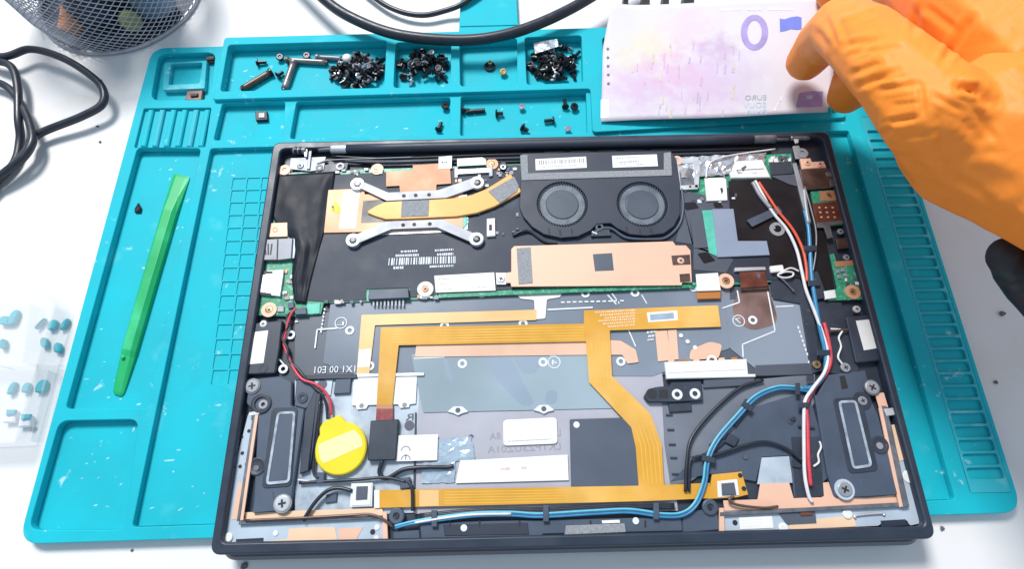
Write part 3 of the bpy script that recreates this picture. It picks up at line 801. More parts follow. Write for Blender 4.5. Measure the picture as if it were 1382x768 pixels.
MB().tube([P(399, 204, 17), P(402, 204, 17)], 2.7, n=14).build('hinge_disc', 'screw_black', hl)
MB().tube([P(405, 204, 17), P(408, 204, 17)], 2.7, n=14).build('hinge_disc', 'screw_black', hl)
plate('hinge_leaf', [(409, 199), (415, 199), (414, 211), (411, 211)], 18.3, 1, 'bright_steel', hl, bevel=0.2)
plate('hinge_leaf', [(417, 201), (421, 201), (418, 228), (414, 228)], 17.4, 1, 'dull_steel', hl, bevel=0.2)
screw_in('screw', 405, 223, 17.2, 2.0, 'dull_steel', hl)
ringp('screw_pad', 384, 229, 16.6, 3.3, 1.4, 1, 'copper_pale', lap)
plate('board_corner', [(376, 226), (391, 225), (392, 235), (375, 236)], 16.1, 0.5, 'copper_pale', lap, bevel=0.1)
hr = plate('hinge_bracket', [(1070, 197), (1078, 195), (1082, 204), (1092, 206), (1088, 214), (1074, 214)], 16.8, 0.8, 'steel', lap, bevel=0.2)
ringp('bracket_eye', 1083, 206, 17.2, 3.2, 1.5, 0.8, 'steel', hr)
MB().tube([P(1066, 186.5, 17.5), P(1090, 186, 17.5)], 1.5, n=12).build('hinge_barrel', 'dull_steel', hr)
plate('hinge_leaf', [(1070, 184), (1078, 183), (1078, 192), (1074, 193)], 18.4, 0.8, 'bright_steel', hr, bevel=0.2)
plate('hinge_leaf', [(1086, 183), (1093, 183), (1093, 187), (1087, 188)], 18.3, 0.8, 'steel', hr, bevel=0.2)
for y, m_ in ((211, 'deep_black'), (216, 'black_plastic')):
    wire('antenna_lead', [(448, y, 16), (520, y + 3, 16), (640, y - 1, 16), (760, y - 4, 16), (900, y - 7, 16), (1040, y - 11, 16)], 0.9, m_, lap)
wire('antenna_lead', [(428, 221, 16.5), (447, 216, 17), (500, 214, 16.6), (560, 212, 16.6)], 0.45, 'dull_steel', lap)
vent = MB()
for k in range(5):
    x = 735 + k * 36
    vent.px([(x, 205 - k * 0.8), (x + 25, 204.4 - k * 0.8), (x + 25, 208.4 - k * 0.8), (x, 209 - k * 0.8)], 16.2, 0.5)
vent.build('exhaust_slots', 'deep_black', lap)
plate('hinge_base', [(440, 222), (470, 219), (468, 229), (455, 231), (425, 233), (430, 226)], 16.2, 0.5, 'black_plastic', lap, bevel=0.1)
ringp('post_ring', 459, 224, 16.8, 2.4, 1.2, 0.6, 'dull_steel', lap)
ringp('post_ring', 431, 226, 16.8, 2.2, 1.0, 0.5, 'black_plastic', lap)

# --- crumpled black film at the left
fL = [(375, 236), (371, 262), (367, 290), (374, 306), (392, 322), (396, 350), (393, 378), (398, 408)]
fR = [(453, 231), (449, 258), (443, 290), (438, 312), (431, 335), (425, 358), (419, 382), (413, 410)]
NU, NV = 26, 56
vs_, fs_ = [], []
for j in range(NV + 1):
    t = j / NV * 7; k = min(int(t), 6); t -= k
    a = Vector(fL[k]).lerp(Vector(fL[k + 1]), t); b_ = Vector(fR[k]).lerp(Vector(fR[k + 1]), t)
    for i in range(NU + 1):
        u = i / NU; v = j / NV
        x, y = a.lerp(b_, u)
        # creases run from the top right corner down to the lower left
        s1 = u + 0.9 * v; s2 = 1.3 * u - 0.35 * v
        tri = lambda q: abs((q % 1.0) - 0.5) * 2
        h = 1.3 * tri(0.85 * s1 + 0.25) + 0.5 * tri(1.6 * s2 + 0.4) * (0.3 + 0.7 * v) + 0.15 * tri(3.1 * u + 2.2 * v)
        h += 0.5 * mnoise.noise(Vector((x * 0.05, y * 0.05, 3)))
        e = min(1, 6 * min(u, 1 - u), 10 * min(v, 1 - v) + 0.3)
        vs_.append(P(x, y, 16.3 + h * e))
for j in range(NV):
    for i in range(NU):
        k = j * (NU + 1) + i
        fs_.append((k, k + NU + 1, k + NU + 2, k + 1))
cf = MB().add(vs_, fs_, True).build('crumpled_film', 'black_film', lap)
m_ = cf.modifiers.new('thick', 'SOLIDIFY'); m_.thickness = 0.00012

# --- left side ports
lo_ = plate('port_board', [(352, 348), (394, 350), (396, 424), (345, 426), (342, 418)], 16.0, 0.8, 'pcb_green', lap, bevel=0.1)
plate('power_pad', [(363, 301), (388, 300), (388, 319), (361, 320)], 17.2, 1.4, 'copper_pale', lap, bevel=0.2)
ringp('screw_eye', 371, 309.5, 17.4, 1.6, 0.9, 0.2, 'copper', lap)
plate('green_edge', [(388, 300), (394, 299), (402, 320), (388, 322)], 16.3, 0.5, 'pcb_green', lap)
usb = plate('usb_socket', [(355, 323), (395, 321), (393, 349), (376, 351), (350, 351)], 18.4, 2.6, 'dull_steel', lap, bevel=0.3)
plate('socket_seam', [(374, 323), (376, 323), (375, 350), (373, 350)], 18.44, 0.08, 'dark_slot', usb)
for k in range(3):
    plate('spring_slot', [(356 + k * 5, 329), (358 + k * 5, 329), (360 + k * 3, 344), (358 + k * 3, 344)], 18.44, 0.08, 'dark_slot', usb)
plate('socket_foot', [(394, 322), (402, 320), (397, 348), (392, 350)], 17.2, 0.8, 'aluminium_plate', usb, bevel=0.2)
sdc = plate('card_socket', [(360, 365), (383, 364), (378, 400), (346, 396), (344, 388), (348, 372), (358, 370)], 17.7, 1.6, 'bright_steel', lap, bevel=0.2)
for k in range(4):
    plate('socket_notch', [(345 + k * 0.5, 376 + k * 5.5), (350, 376 + k * 5.5), (350, 378.4 + k * 5.5), (345, 378.4 + k * 5.5)], 17.75, 0.1, 'dull_steel', sdc)
plate('socket_slot', [(356, 366), (368, 366), (368, 369), (356, 370)], 17.75, 0.1, 'dark_slot', sdc)
plate('socket_slot', [(350, 394), (366, 396), (366, 399), (351, 397)], 17.75, 0.1, 'dark_slot', sdc)
ringp('screw_pad', 363, 418, 16.8, 4.0, 2.0, 0.7, 'copper_pale', lap)
screw_in('screw', 363, 418, 16.9, 1.9, 'screw_brass', lap)
plate('chip', [(374, 413), (383, 413), (383, 421), (374, 421)], 16.9, 0.9, 'steel', lo_, bevel=0.2)
plate('chip', [(388, 409), (396, 407), (397, 415), (389, 417)], 17.1, 1.0, 'slate_plastic', lo_, bevel=0.2)
plate('plug', [(397, 417), (413, 415), (414, 424), (398, 425)], 17.4, 1.4, 'slate_plastic', lap, bevel=0.3)
plate('green_tab', [(414, 411), (432, 409), (431, 423), (415, 424)], 16.1, 0.5, 'pcb_teal', lap)

# --- right side ports
ur = plate('port_housing', [(1079, 228), (1128, 226), (1132, 236), (1129, 252), (1085, 256)], 17.9, 2.6, 'bronze', lap, bevel=0.5)
plate('housing_lug', [(1080, 214), (1094, 213), (1096, 218), (1112, 217), (1116, 226), (1083, 228)], 17.2, 1.4, 'copper_pale', lap, bevel=0.3)
for x, y in ((1090, 219), (1107, 221)):
    screw_in('screw', x, y, 17.8, 1.8, 'copper_pale', lap)
plate('housing_ear', [(1114, 232), (1127, 231), (1128, 237), (1116, 238)], 18.2, 0.5, 'dull_steel', ur, bevel=0.1)
plate('housing_ear', [(1120, 242), (1130, 241), (1129, 250), (1121, 251)], 18.2, 0.5, 'dull_steel', ur, bevel=0.1)
rb = plate('port_board', [(1094, 258), (1128, 256), (1136, 272), (1142, 303), (1106, 306), (1100, 285)], 16.2, 0.8, 'pcb_green', lap)
plate('copper_land', [(1106, 258), (1126, 257), (1129, 270), (1108, 271)], 16.5, 0.3, 'copper_dark', rb)
screw_in('screw', 1119, 263, 16.9, 1.9, 'screw_brass', rb)
cs = plate('chip_socket', [(1097, 274), (1132, 271), (1137, 297), (1102, 301)], 17.1, 1.1, 'brown_copper', lap, bevel=0.2)
for k in range(9):
    plate('solder_pad', [(1104 + (k % 3) * 9 + (k // 3) * 1.4, 279 + (k // 3) * 6.5), (1107 + (k % 3) * 9 + (k // 3) * 1.4, 278.8 + (k // 3) * 6.5), (1107.5 + (k % 3) * 9 + (k // 3) * 1.4, 280.8 + (k // 3) * 6.5), (1104.5 + (k % 3) * 9 + (k // 3) * 1.4, 281 + (k // 3) * 6.5)], 17.15, 0.08, 'copper', cs)
plate('socket_frame', [(1102, 301), (1139, 297), (1134, 272), (1141, 275), (1145, 301), (1120, 304), (1124, 320), (1117, 322), (1112, 307), (1103, 307)], 17.0, 0.6, 'dull_steel', lap)
for x, y in ((1135, 312), (1143, 347)):
    screw_in('screw', x, y, 16.6, 1.7, 'steel', lap)
plate('board_step', [(1126, 353), (1151, 351), (1153, 358), (1128, 360)], 16.5, 0.5, 'copper_dark', lap)
gb = plate('side_board', [(1120, 343), (1126, 342), (1130, 359), (1152, 357), (1164, 404), (1118, 406), (1116, 392), (1130, 390)], 16.3, 0.8, 'pcb_green', lap, bevel=0.1)
plate('chip', [(1112, 393), (1127, 391), (1129, 402), (1114, 404)], 17.4, 1.2, 'white_plastic', gb, bevel=0.2)
for x, y in ((1131, 366), (1138, 364), (1133, 373), (1141, 371)):
    plate('small_chip', [(x - 2.5, y - 2.5), (x + 2.5, y - 2.5), (x + 2.5, y + 2.5), (x - 2.5, y + 2.5)], 16.9, 0.6, 'steel', gb, bevel=0.1)
ringp('screw_pad', 1151, 394, 16.7, 4.0, 2.0, 0.5, 'copper', gb)
screw_in('screw', 1151, 394, 17.0, 1.9, 'screw_brass', gb)
plate('ribbed_grille', [(1128, 322), (1146, 320), (1149, 334), (1131, 336)], 16.2, 1, 'bronze', lap, bevel=0.2)
plate('port_shroud', [(1086, 258), (1094, 258), (1112, 305), (1126, 390), (1108, 392), (1090, 330)], 15.4, 1.2, 'deep_black', lap)

# --- silver foil and antenna sockets
random.seed(4)
def crumple(name, quad, z, amp, m_, parent, nx=14, ny=7, seed=1):
    R_ = random.Random(seed); b = MB(); vs = []
    for j in range(ny + 1):
        for i in range(nx + 1):
            u, v = i / nx, j / ny
            x = (quad[0][0] * (1 - u) + quad[1][0] * u) * (1 - v) + (quad[3][0] * (1 - u) + quad[2][0] * u) * v
            y = (quad[0][1] * (1 - u) + quad[1][1] * u) * (1 - v) + (quad[3][1] * (1 - u) + quad[2][1] * u) * v
            e = 2.0 if 0 < i < nx and 0 < j < ny else 1.0
            vs.append(P(x + R_.uniform(-e, e), y + R_.uniform(-e, e), z + R_.uniform(0, amp)))
    fs = []
    for j in range(ny):
        for i in range(nx):
            k = j * (nx + 1) + i
            q = (k, k + nx + 1, k + nx + 2, k + 1)
            fs += [(q[0], q[1], q[2]), (q[0], q[2], q[3])] if R_.random() < 0.5 else [(q[0], q[1], q[3]), (q[1], q[2], q[3])]
    o = b.add(vs, fs).build(name, m_, parent)
    s_ = o.modifiers.new('thick', 'SOLIDIFY'); s_.thickness = 0.0001
    return o
crumple('silver_foil', [(914, 212), (1034, 206), (1030, 232), (920, 240)], 16.4, 1.3, 'foil', lap, 22, 7, 2)
ab = plate('antenna_bracket', [(909, 214), (942, 212), (945, 219), (943, 253), (938, 253), (936, 220), (916, 221), (919, 250), (942, 249), (942, 255), (914, 256)], 17.4, 0.6, 'bright_steel', lap, bevel=0.1)
plate('bracket_inset', [(914, 221), (937, 219), (939, 250), (919, 251)], 16.9, 0.3, 'dull_steel', ab)
plate('bracket_dot', [(930, 250.5), (933, 250.3), (933, 253), (930, 253.2)], 17.45, 0.1, 'dark_slot', ab)
ringp('screw_pad', 914, 216, 17.6, 3.0, 1.4, 0.5, 'copper_pale', ab)
plate('card_shield', [(951, 240), (980, 239), (982, 270), (954, 271)], 17.3, 1.2, 'white_plastic', lap, bevel=0.15)
plate('shield_slot', [(972, 254), (975, 253), (976, 258), (974, 262)], 17.35, 0.1, 'dark_slot', lap)
wire('shield_lead', [(953, 240, 17.5), (955, 226, 17.8), (964, 216, 17.8), (990, 209, 17.6), (1046, 201, 17.2)], 0.5, 'wire_white', lap)
wire('shield_lead', [(979, 240, 17.5), (971, 228, 17.8), (968, 219, 17.8)], 0.4, 'steel', lap)
ac = plate('antenna_connector', [(993, 217), (1029, 215), (1037, 232), (1040, 239), (987, 240), (985, 234)], 17.4, 1.6, 'white_plastic', lap, bevel=0.3)
plate('connector_pull', [(994, 218), (1029, 216), (1031, 227), (994, 229)], 17.9, 0.4, 'white_label', ac, bevel=0.1)
plate('pull_mark', [(1000, 227), (1006, 223), (1008, 225), (1003, 230)], 17.95, 0.1, 'print_dark', ac)
plate('black_pad', [(1039, 219), (1068, 217), (1070, 234), (1041, 236)], 17.2, 0.8, 'black_plastic', lap, bevel=0.2)
plate('guide_rail', [(1070, 220), (1075, 219), (1087, 262), (1095, 300), (1090, 301), (1080, 262)], 17.4, 1.2, 'steel', lap, bevel=0.2)
plate('film_flap', [(1040, 237), (1074, 235), (1078, 252), (1064, 248)], 16.8, 0.2, 'slate_plate', lap)
# fan-side grey panels and thermal pad
plate('side_panel', [(916, 256), (984, 270), (985, 285), (930, 288), (935, 334), (957, 336), (990, 350), (980, 368), (936, 364), (936, 330), (912, 326), (918, 300)], 16.25, 0.2, 'slate_plate', pcb, rad=0.5)
plate('panel_flap', [(930, 288), (947, 285), (956, 334), (937, 335)], 16.6, 0.4, 'slate_plate', pcb, bevel=0.1)
plate('green_strip', [(947.5, 284), (962, 283), (967, 330), (968, 346), (957, 341)], 16.7, 0.4, 'pcb_teal', pcb)
plate('thermal_pad', [(961.5, 282), (990, 281.5), (996, 325), (1035, 325), (1039, 344), (969, 347)], 17.3, 0.9, 'thermal_pad', pcb, bevel=0.15)
plate('panel_stain', [(962, 274), (972, 273), (977, 280), (965, 281)], 16.3, 0.1, 'deep_black', pcb, rad=1)
plate('panel_stain', [(920, 274), (938, 272), (944, 281), (926, 284)], 16.3, 0.1, 'deep_black', pcb, rad=1)
plate('panel_stain', [(941, 342), (955, 340), (966, 352), (950, 356)], 16.3, 0.1, 'deep_black', pcb, rad=1)
ringp('screw_collar', 1049, 309, 17.0, 4.1, 2.0, 0.8, 'steel', lap)
MB().lathe(P(1049, 309, 16.4), [(2.0, 0), (2.0, 0.7), (1.5, 0.9)], n=16).build('screw_head', 'screw_black', lap)
plate('black_tape', [(1008, 297), (1050, 278), (1056, 286), (1015, 306)], 17.9, 0.2, 'slate_plastic', lap)
# display connector in the middle right
dc = plate('display_connector', [(992, 361), (1033, 360), (1034, 364), (992, 366)], 17.6, 1.6, 'bright_steel', lap, bevel=0.2)
plate('display_cable', [(998, 367), (1033, 366), (1037, 386), (1000, 389)], 17.2, 0.5, 'brown_copper', dc, bevel=0.15)
plate('cable_mark', [(1021, 369), (1026, 369), (1026, 376), (1022, 374)], 17.25, 0.1, 'print_dark', dc)
plate('cable_end', [(1000, 386), (1038, 384), (1038, 390), (1000, 392)], 16.6, 0.4, 'bronze', dc, bevel=0.1)
plate('white_plug', [(1039, 359), (1057, 357), (1059, 366), (1041, 368)], 17.6, 1.4, 'white_plastic', lap, bevel=0.4, rad=0.8)
wire('plug_lead', [(1052, 370, 17.4), (1060, 367, 17.8), (1070, 368, 17.8), (1069, 373, 17.6), (1058, 375, 17.5), (1050, 371, 17.4), (1066, 362, 17.8), (1078, 366, 17.8)], 0.5, 'wire_white', lap)
wire('plug_lead', [(1050, 372, 17.2), (1060, 381, 17), (1072, 394, 16.8)], 0.5, 'dull_steel', lap)
plate('right_frame', [(1040, 376), (1078, 372), (1092, 404), (1096, 412), (1110, 500), (1096, 505), (1080, 410), (1044, 404)], 15.8, 1.6, 'black_plastic', lap, bevel=0.3)
plate('guide_block', [(1084, 366), (1104, 366), (1118, 402), (1104, 404)], 17.2, 2.2, 'black_plastic', lap, bevel=0.4)
plate('guide_plate', [(1104, 405), (1136, 408), (1160, 500), (1152, 506), (1112, 504)], 15.2, 1.4, 'black_plastic', lap, bevel=0.3)
# microphone boxes either side
for pts, lab, scr in (([(344, 436), (381, 432), (377, 470), (371, 504), (326, 506), (334, 470)], [(344.5, 448), (362, 446), (355.5, 490), (334.5, 492)], (355, 437)),
                      ([(1142, 428), (1178, 424), (1196, 486), (1156, 490)], [(1155, 433), (1175, 431), (1184, 470), (1166, 473)], (1157, 417))):
    bx = plate('antenna_box', pts, 17.2, 3.0, 'black_plastic', lap, bevel=0.5, rad=1)
    lb_ = plate('label', lab, 17.3, 0.14, 'white_label', bx)
    screw_in('screw', *scr, 17.6, 1.9, 'bright_steel', lap)
    a_, b_, c_, d_ = lab
    mid = lambda p, q, t: (p[0] + (q[0] - p[0]) * t, p[1] + (q[1] - p[1]) * t)
    smudges('label_print', [(*mid(mid(a_, b_, t), mid(d_, c_, t), 0.12), *mid(mid(a_, b_, t), mid(d_, c_, t), 0.5), 1.2) for t in (0.25, 0.5, 0.75)], 17.35, 'pale_stripe', bx)
ringp('box_eye', 355, 497, 17.4, 2.4, 1.2, 0.4, 'fan_plastic', lap)

# --- front left corner: speaker
def oval(z, quad, w, parent, m_, name):
    o_ = round_poly(PP(quad, z), 2.2, 4)
    i_ = inset(o_ if area2(o_) > 0 else o_[::-1], w)
    return sheet(name, [o_, i_], z - 0.3, z, 0.05, m_, parent)
sp = plate('speaker', [(336, 512), (377, 508), (394, 515), (393, 548), (411, 552), (396, 658), (392, 690), (341, 693), (344, 640), (348, 560), (332, 545)], 16.9, 3.0, 'slate_plastic', lap, bevel=0.5, rad=1.2)
plate('speaker_recess', [(367, 551), (402, 550), (393, 657), (353, 660)], 17.3, 0.42, 'black_plastic', sp, bevel=0.2, rad=2.5)
plate('speaker_cone', [(376, 558), (398, 557), (390, 650), (360, 652)], 17.55, 0.3, 'slate_plastic', sp, rad=1.5)
oval(17.8, [(374, 556), (399, 555), (391, 652), (358, 655)], 1.2, sp, 'surround_grey', 'speaker_surround')
screw_in('screw', 340, 521, 18.0, 3.4, 'steel', lap, washer=3.9, wm='dull_steel')
screw_in('screw', 380.5, 680, 17.9, 3.6, 'bright_steel', lap, washer=4.2, wm='steel')
MB().lathe(P(355, 546, 15.2), [(5.0, 0), (5.0, 2.2), (4.4, 2.5), (3.2, 2.5), (3.0, 1.6)], n=24).build('rubber_grommet', 'black_plastic', sp)
ringp('grommet_eye', 355, 546, 17.9, 2.2, 1.0, 0.4, 'steel', sp)
MB().lathe(P(347, 630, 16.8), [(4.2, 0), (4.2, 0.4), (3.6, 0.5), (2.2, 0.2)], n=22).build('rubber_grommet', 'fan_plastic', sp)
MB().lathe(P(346, 632, 17.1), [(1.3, 0), (1.3, 0.3)], n=14).build('grommet_eye', 'dull_steel', sp)
plate('speaker_foot', [(346, 664), (368, 662), (372, 690), (340, 693)], 17.2, 0.5, 'slate_plastic', sp, bevel=0.2, rad=1)
for pts in ([(411, 556), (424, 528), (429, 529), (416, 636), (404, 640)], [(427, 530), (433, 531), (424, 600), (418, 634)]):
    plate('cable_rail', pts, 16.8, 2.4, 'black_plastic', lap, bevel=0.4)
plate('rail_block', [(400, 512), (424, 516), (430, 540), (412, 552), (397, 548)], 16.0, 1.8, 'slate_plastic', lap, bevel=0.4)
ringp('rail_eye', 408, 537, 16.5, 2.6, 1.1, 0.6, 'fan_plastic', lap)
plate('rubber_foot', [(453, 512), (474, 511), (472, 531), (450, 532)], 16.0, 1.4, 'slate_plastic', lap, bevel=0.3)
plate('grey_tape', [(425, 514), (449, 512), (446, 534), (424, 530)], 15.0, 0.5, 'aluminium_plate', lap)
MB().lathe(P(435, 519, 15.05), [(2.4, 0), (2.4, 0.1)], n=18).build('tape_dot', 'slate_plate', lap)
# --- front right corner: speaker
sp2 = plate('speaker', [(1100, 534), (1120, 528), (1172, 532), (1186, 560), (1206, 640), (1214, 668), (1172, 672), (1128, 672), (1117, 640)], 16.9, 3.0, 'slate_plastic', lap, bevel=0.5, rad=1.2)
plate('speaker_recess', [(1124, 538), (1163, 536), (1186, 636), (1146, 640)], 17.3, 0.42, 'black_plastic', sp2, bevel=0.2, rad=2.5)
plate('speaker_cone', [(1134, 544), (1154, 543), (1174, 628), (1153, 631)], 17.55, 0.3, 'slate_plastic', sp2, rad=1.5)
oval(17.8, [(1131, 541), (1156, 540), (1178, 630), (1151, 634)], 1.2, sp2, 'surround_grey', 'speaker_surround')
screw_in('screw', 1178, 523, 18.0, 3.4, 'steel', lap, washer=3.9, wm='dull_steel')
screw_in('screw', 1141, 661, 17.9, 3.4, 'steel', lap, washer=4.6, wm='aluminium_plate')
screw_in('screw', 1165, 541, 17.8, 2.2, 'steel', lap, washer=4.4, wm='black_plastic')
MB().lathe(P(1187, 601, 16.8), [(4.2, 0), (4.2, 0.4), (3.6, 0.5), (2.2, 0.2)], n=22).build('rubber_grommet', 'fan_plastic', sp2)
MB().lathe(P(1187, 602, 17.1), [(1.6, 0), (1.6, 0.3)], n=14).build('grommet_eye', 'steel', sp2)
plate('speaker_foot', [(1160, 648), (1204, 640), (1212, 668), (1162, 671)], 17.2, 0.5, 'slate_plastic', sp2, bevel=0.2, rad=1)
plate('speaker_shelf', [(1118, 506), (1168, 500), (1178, 534), (1100, 540)], 16.2, 2.2, 'slate_plastic', lap, bevel=0.4)
plate('shelf_slot', [(1133, 508), (1140, 507), (1145, 524), (1136, 526)], 16.25, 0.1, 'dark_slot', lap)
# --- front strips: grey plates, copper tape and brackets
bl_ = plate('corner_plate', [(335, 559), (351, 559), (328, 700), (420, 702), (520, 700), (524, 737), (300, 744), (296, 735), (304, 690), (317, 630)], 15.2, 1.0, 'aluminium_plate', lap, rad=1)
plate('copper_tape', [(322, 652), (331, 651), (325, 700), (312, 702)], 15.35, 0.1, 'copper_pale', bl_)
plate('copper_tape', [(330, 636), (336, 636), (333, 668), (327, 670)], 15.4, 0.1, 'trace_glare_cream', bl_)
plate('copper_tape', [(390, 714), (425, 712), (452, 712), (456, 735), (362, 738), (366, 730), (388, 728)], 15.35, 0.1, 'trace_glare_cream', bl_)
plate('copper_tape', [(456, 714), (490, 712), (480, 730), (458, 734)], 15.4, 0.1, 'copper_pale', bl_)
plate('copper_tape', [(330, 692), (515, 686), (520, 698), (332, 705)], 15.45, 0.12, 'trace_glare_cream', bl_)  # cream tone paints glare into the colour of this copper tape
rail = plate('bracket_rail', [(341, 560), (346, 558), (324, 702), (319, 704)], 17.2, 1.4, 'dull_steel', lap, bevel=0.3)
plate('rail_face', [(345, 556), (349, 556), (328, 702), (324, 703)], 17.4, 0.6, 'copper_pale', rail)
plate('rail_head', [(336, 557), (350, 554), (350, 559), (335, 562)], 17.6, 0.8, 'bright_steel', rail, bevel=0.1)
plate('bracket_rail', [(322, 704), (516, 696), (517, 700), (322, 709)], 17.0, 1.2, 'dull_steel', lap, bevel=0.2)
plate('bracket_rail', [(516, 692), (522, 692), (524, 738), (516, 739)], 16.6, 1.2, 'copper_pale', lap, bevel=0.2)
for x, y in ((326, 590), (336, 582), (327, 612), (324, 630), (333, 627)):
    MB().lathe(P(x, y, 15.25), [(0.9, 0), (0.9, 0.05)], n=10).build('plate_hole', 'dark_slot', bl_)
MB().lathe(P(308.5, 726, 15.2), [(2.0, 0), (2.0, 0.6), (1.6, 0.8)], n=16).build('rivet', 'white_plastic', bl_)
MB().lathe(P(503, 718.5, 15.25), [(1.2, 0), (1.2, 0.05)], n=12).build('plate_hole', 'dark_slot', bl_)
for x, y in ((509, 712), (508, 727), (372, 720)):
    MB().lathe(P(x, y, 15.25), [(1.2, 0), (1.2, 0.3)], n=12).build('rivet', 'white_plastic', bl_)
plate('hook_slot', [(318, 728), (356, 726), (356, 736), (318, 739)], 15.3, 0.6, 'chassis_black', lap, bevel=0.2)
br_ = plate('corner_plate', [(1206, 600), (1212, 560), (1240, 640), (1249, 705), (1228, 710), (1224, 702), (1192, 704), (1186, 710), (978, 720), (974, 686), (1222, 678), (1216, 640)], 15.2, 1.0, 'aluminium_plate', lap, rad=1)
plate('copper_tape', [(1181, 531), (1193, 530), (1199, 550), (1187, 552)], 16.6, 0.4, 'copper_pale', lap, bevel=0.1)
plate('copper_tape', [(1203, 574), (1211, 572), (1222, 620), (1214, 623)], 15.5, 0.12, 'trace_glare_cream', br_)
plate('copper_tape', [(1064, 712), (1070, 704), (1152, 696), (1156, 711), (1066, 715)], 15.35, 0.1, 'trace_glare_cream', br_)
plate('copper_tape', [(976, 676), (1218, 668), (1222, 680), (978, 690)], 15.6, 0.3, 'copper_pale', br_)
plate('copper_tape', [(1026, 653), (1065, 652), (1072, 676), (1022, 677)], 15.2, 0.2, 'copper_pale', lap)
plate('copper_tape', [(1107, 652), (1122, 651), (1128, 672), (1110, 674)], 15.2, 0.2, 'copper_pale', lap)
rail = plate('bracket_rail', [(1190, 548), (1197, 548), (1228, 684), (1219, 686)], 17.4, 1.4, 'dull_steel', lap, bevel=0.3)
plate('rail_face', [(1186, 551), (1190, 549), (1219, 684), (1214, 685)], 17.2, 0.6, 'copper_pale', rail)
plate('rail_head', [(1193, 552), (1210, 550), (1212, 560), (1197, 562)], 17.8, 0.9, 'bright_steel', rail, bevel=0.3)
plate('bracket_rail', [(972, 692), (1226, 678), (1227, 684), (972, 697)], 17.0, 1.2, 'dull_steel', lap, bevel=0.2)
plate('bracket_rail', [(971, 686), (977, 686), (979, 724), (971, 725)], 16.6, 1.2, 'copper_pale', lap, bevel=0.2)
lb2 = plate('part_label', [(997, 699), (1042, 697), (1044, 713), (999, 715)], 15.5, 0.14, 'white_label', br_)
smudges('label_print', [(1002, 703, 1028, 701.5, 1), (1003, 707, 1030, 705.5, 1), (1003, 711, 1026, 710, 1)], 15.55, 'pale_stripe', br_)
MB().lathe(P(992, 706, 15.25), [(1.2, 0), (1.2, 0.05)], n=12).build('plate_hole', 'dark_slot', br_)
for x, y in ((1057, 713, ), (1143, 694)):
    MB().lathe(P(x, y, 15.25), [(2.2, 0), (2.2, 0.6), (1.6, 0.8)], n=16).build('rivet', 'white_plastic', br_)
MB().lathe(P(1226, 644, 15.25), [(2.8, 0), (2.8, 0.4), (2.4, 0.5)], n=18).build('rivet', 'white_plastic', br_)
wire('plate_wire', [(1154, 700, 15.8), (1156, 696, 15.8), (1190, 693, 15.8), (1193, 696, 15.8)], 0.6, 'bright_steel', br_)
plate('hook_slot', [(1188, 703), (1222, 701), (1225, 710), (1190, 713)], 15.3, 0.6, 'chassis_black', lap, bevel=0.2)
plate('small_board', [(1052, 694), (1100, 690), (1102, 706), (1062, 708)], 15.9, 0.5, 'slate_plate', lap)
plate('red_part', [(1080, 692), (1096, 690), (1097, 696), (1081, 697)], 16.4, 0.4, 'brown_copper', lap, bevel=0.1)
# --- front bar with foam
fb_ = plate('front_bar', [(566, 706), (920, 698), (922, 718), (734, 722), (728, 727), (568, 730)], 16.2, 2.6, 'slate_plastic', lap, bevel=0.5)
plate('front_bar_clip', [(598, 709), (712, 706), (714, 722), (600, 724)], 16.5, 0.4, 'fan_plastic', fb_, bevel=0.2)
plate('foam_strip', [(764, 710), (843, 707), (845, 719), (762, 722.5)], 17.0, 0.8, 'foam_grey', fb_, bevel=0.2)
for x, y in ((626, 713), (858, 703.5)):
    MB().lathe(P(x, y, 16.6), [(1.5, 0), (1.5, 0.1)], n=14).build('bar_hole', 'print_white', fb_)
for x in (606, 646, 700, 796, 870):
    plate('bar_notch', [(x, 703), (x + 2, 703), (x + 2, 712), (x, 712)], 16.6, 0.2, 'dark_slot', fb_)
plate('front_tape', [(812, 703), (836, 702), (837, 706), (813, 707)], 16.7, 0.2, 'white_label', fb_)
plate('front_tape', [(557, 732), (574, 731), (576, 737), (559, 738)], 16.0, 0.4, 'white_label', lap)
plate('front_block', [(530, 718), (566, 716), (568, 736), (530, 738)], 15.6, 1.6, 'slate_plastic', lap, bevel=0.4)
plate('front_block', [(920, 690), (968, 688), (972, 716), (922, 720)], 15.8, 1.6, 'slate_plastic', lap, bevel=0.4)
for x, y in ((536, 697), (957, 685)):
    MB().lathe(P(x, y, 15.0), [(3.6, 0), (3.6, 1.6), (3.0, 2.0), (1.6, 2.0), (1.4, 1.2)], n=22).build('screw_boss', 'slate_plastic', lap)
    MB().lathe(P(x, y, 16.6), [(1.2, 0), (1.2, 0.2)], n=12).build('boss_hole', 'dark_slot', lap)
# --- battery-bay fittings, right half
mc = plate('bay_connector', [(897, 489), (1008, 484.5), (1010, 505), (1020, 505), (1020, 509), (900, 511.5)], 17.2, 2.0, 'white_plastic', lap, bevel=0.3)
plate('connector_lid', [(900, 491), (1006, 486.5), (1006, 499), (902, 503.5)], 17.4, 0.3, 'white_label', mc, bevel=0.1)
for k in range(6):
    plate('solder_tab', [(902 + k * 17, 486 - k * 0.7), (910 + k * 17, 485.6 - k * 0.7), (910 + k * 17, 490 - k * 0.7), (902 + k * 17, 490.4 - k * 0.7)], 16.2, 0.5, 'kapton_dark' if k % 2 else 'copper_pale', mc)
ringp('connector_eye', 961, 486, 17.3, 2.6, 1.3, 0.5, 'print_white', mc)
plate('solder_land', [(884, 447), (900, 446), (907, 486), (888, 488)], 15.2, 0.08, 'kapton_pink', kb)
plate('solder_land', [(901, 446), (913, 445), (916, 485), (906, 486)], 15.24, 0.08, 'copper_pale', kb)
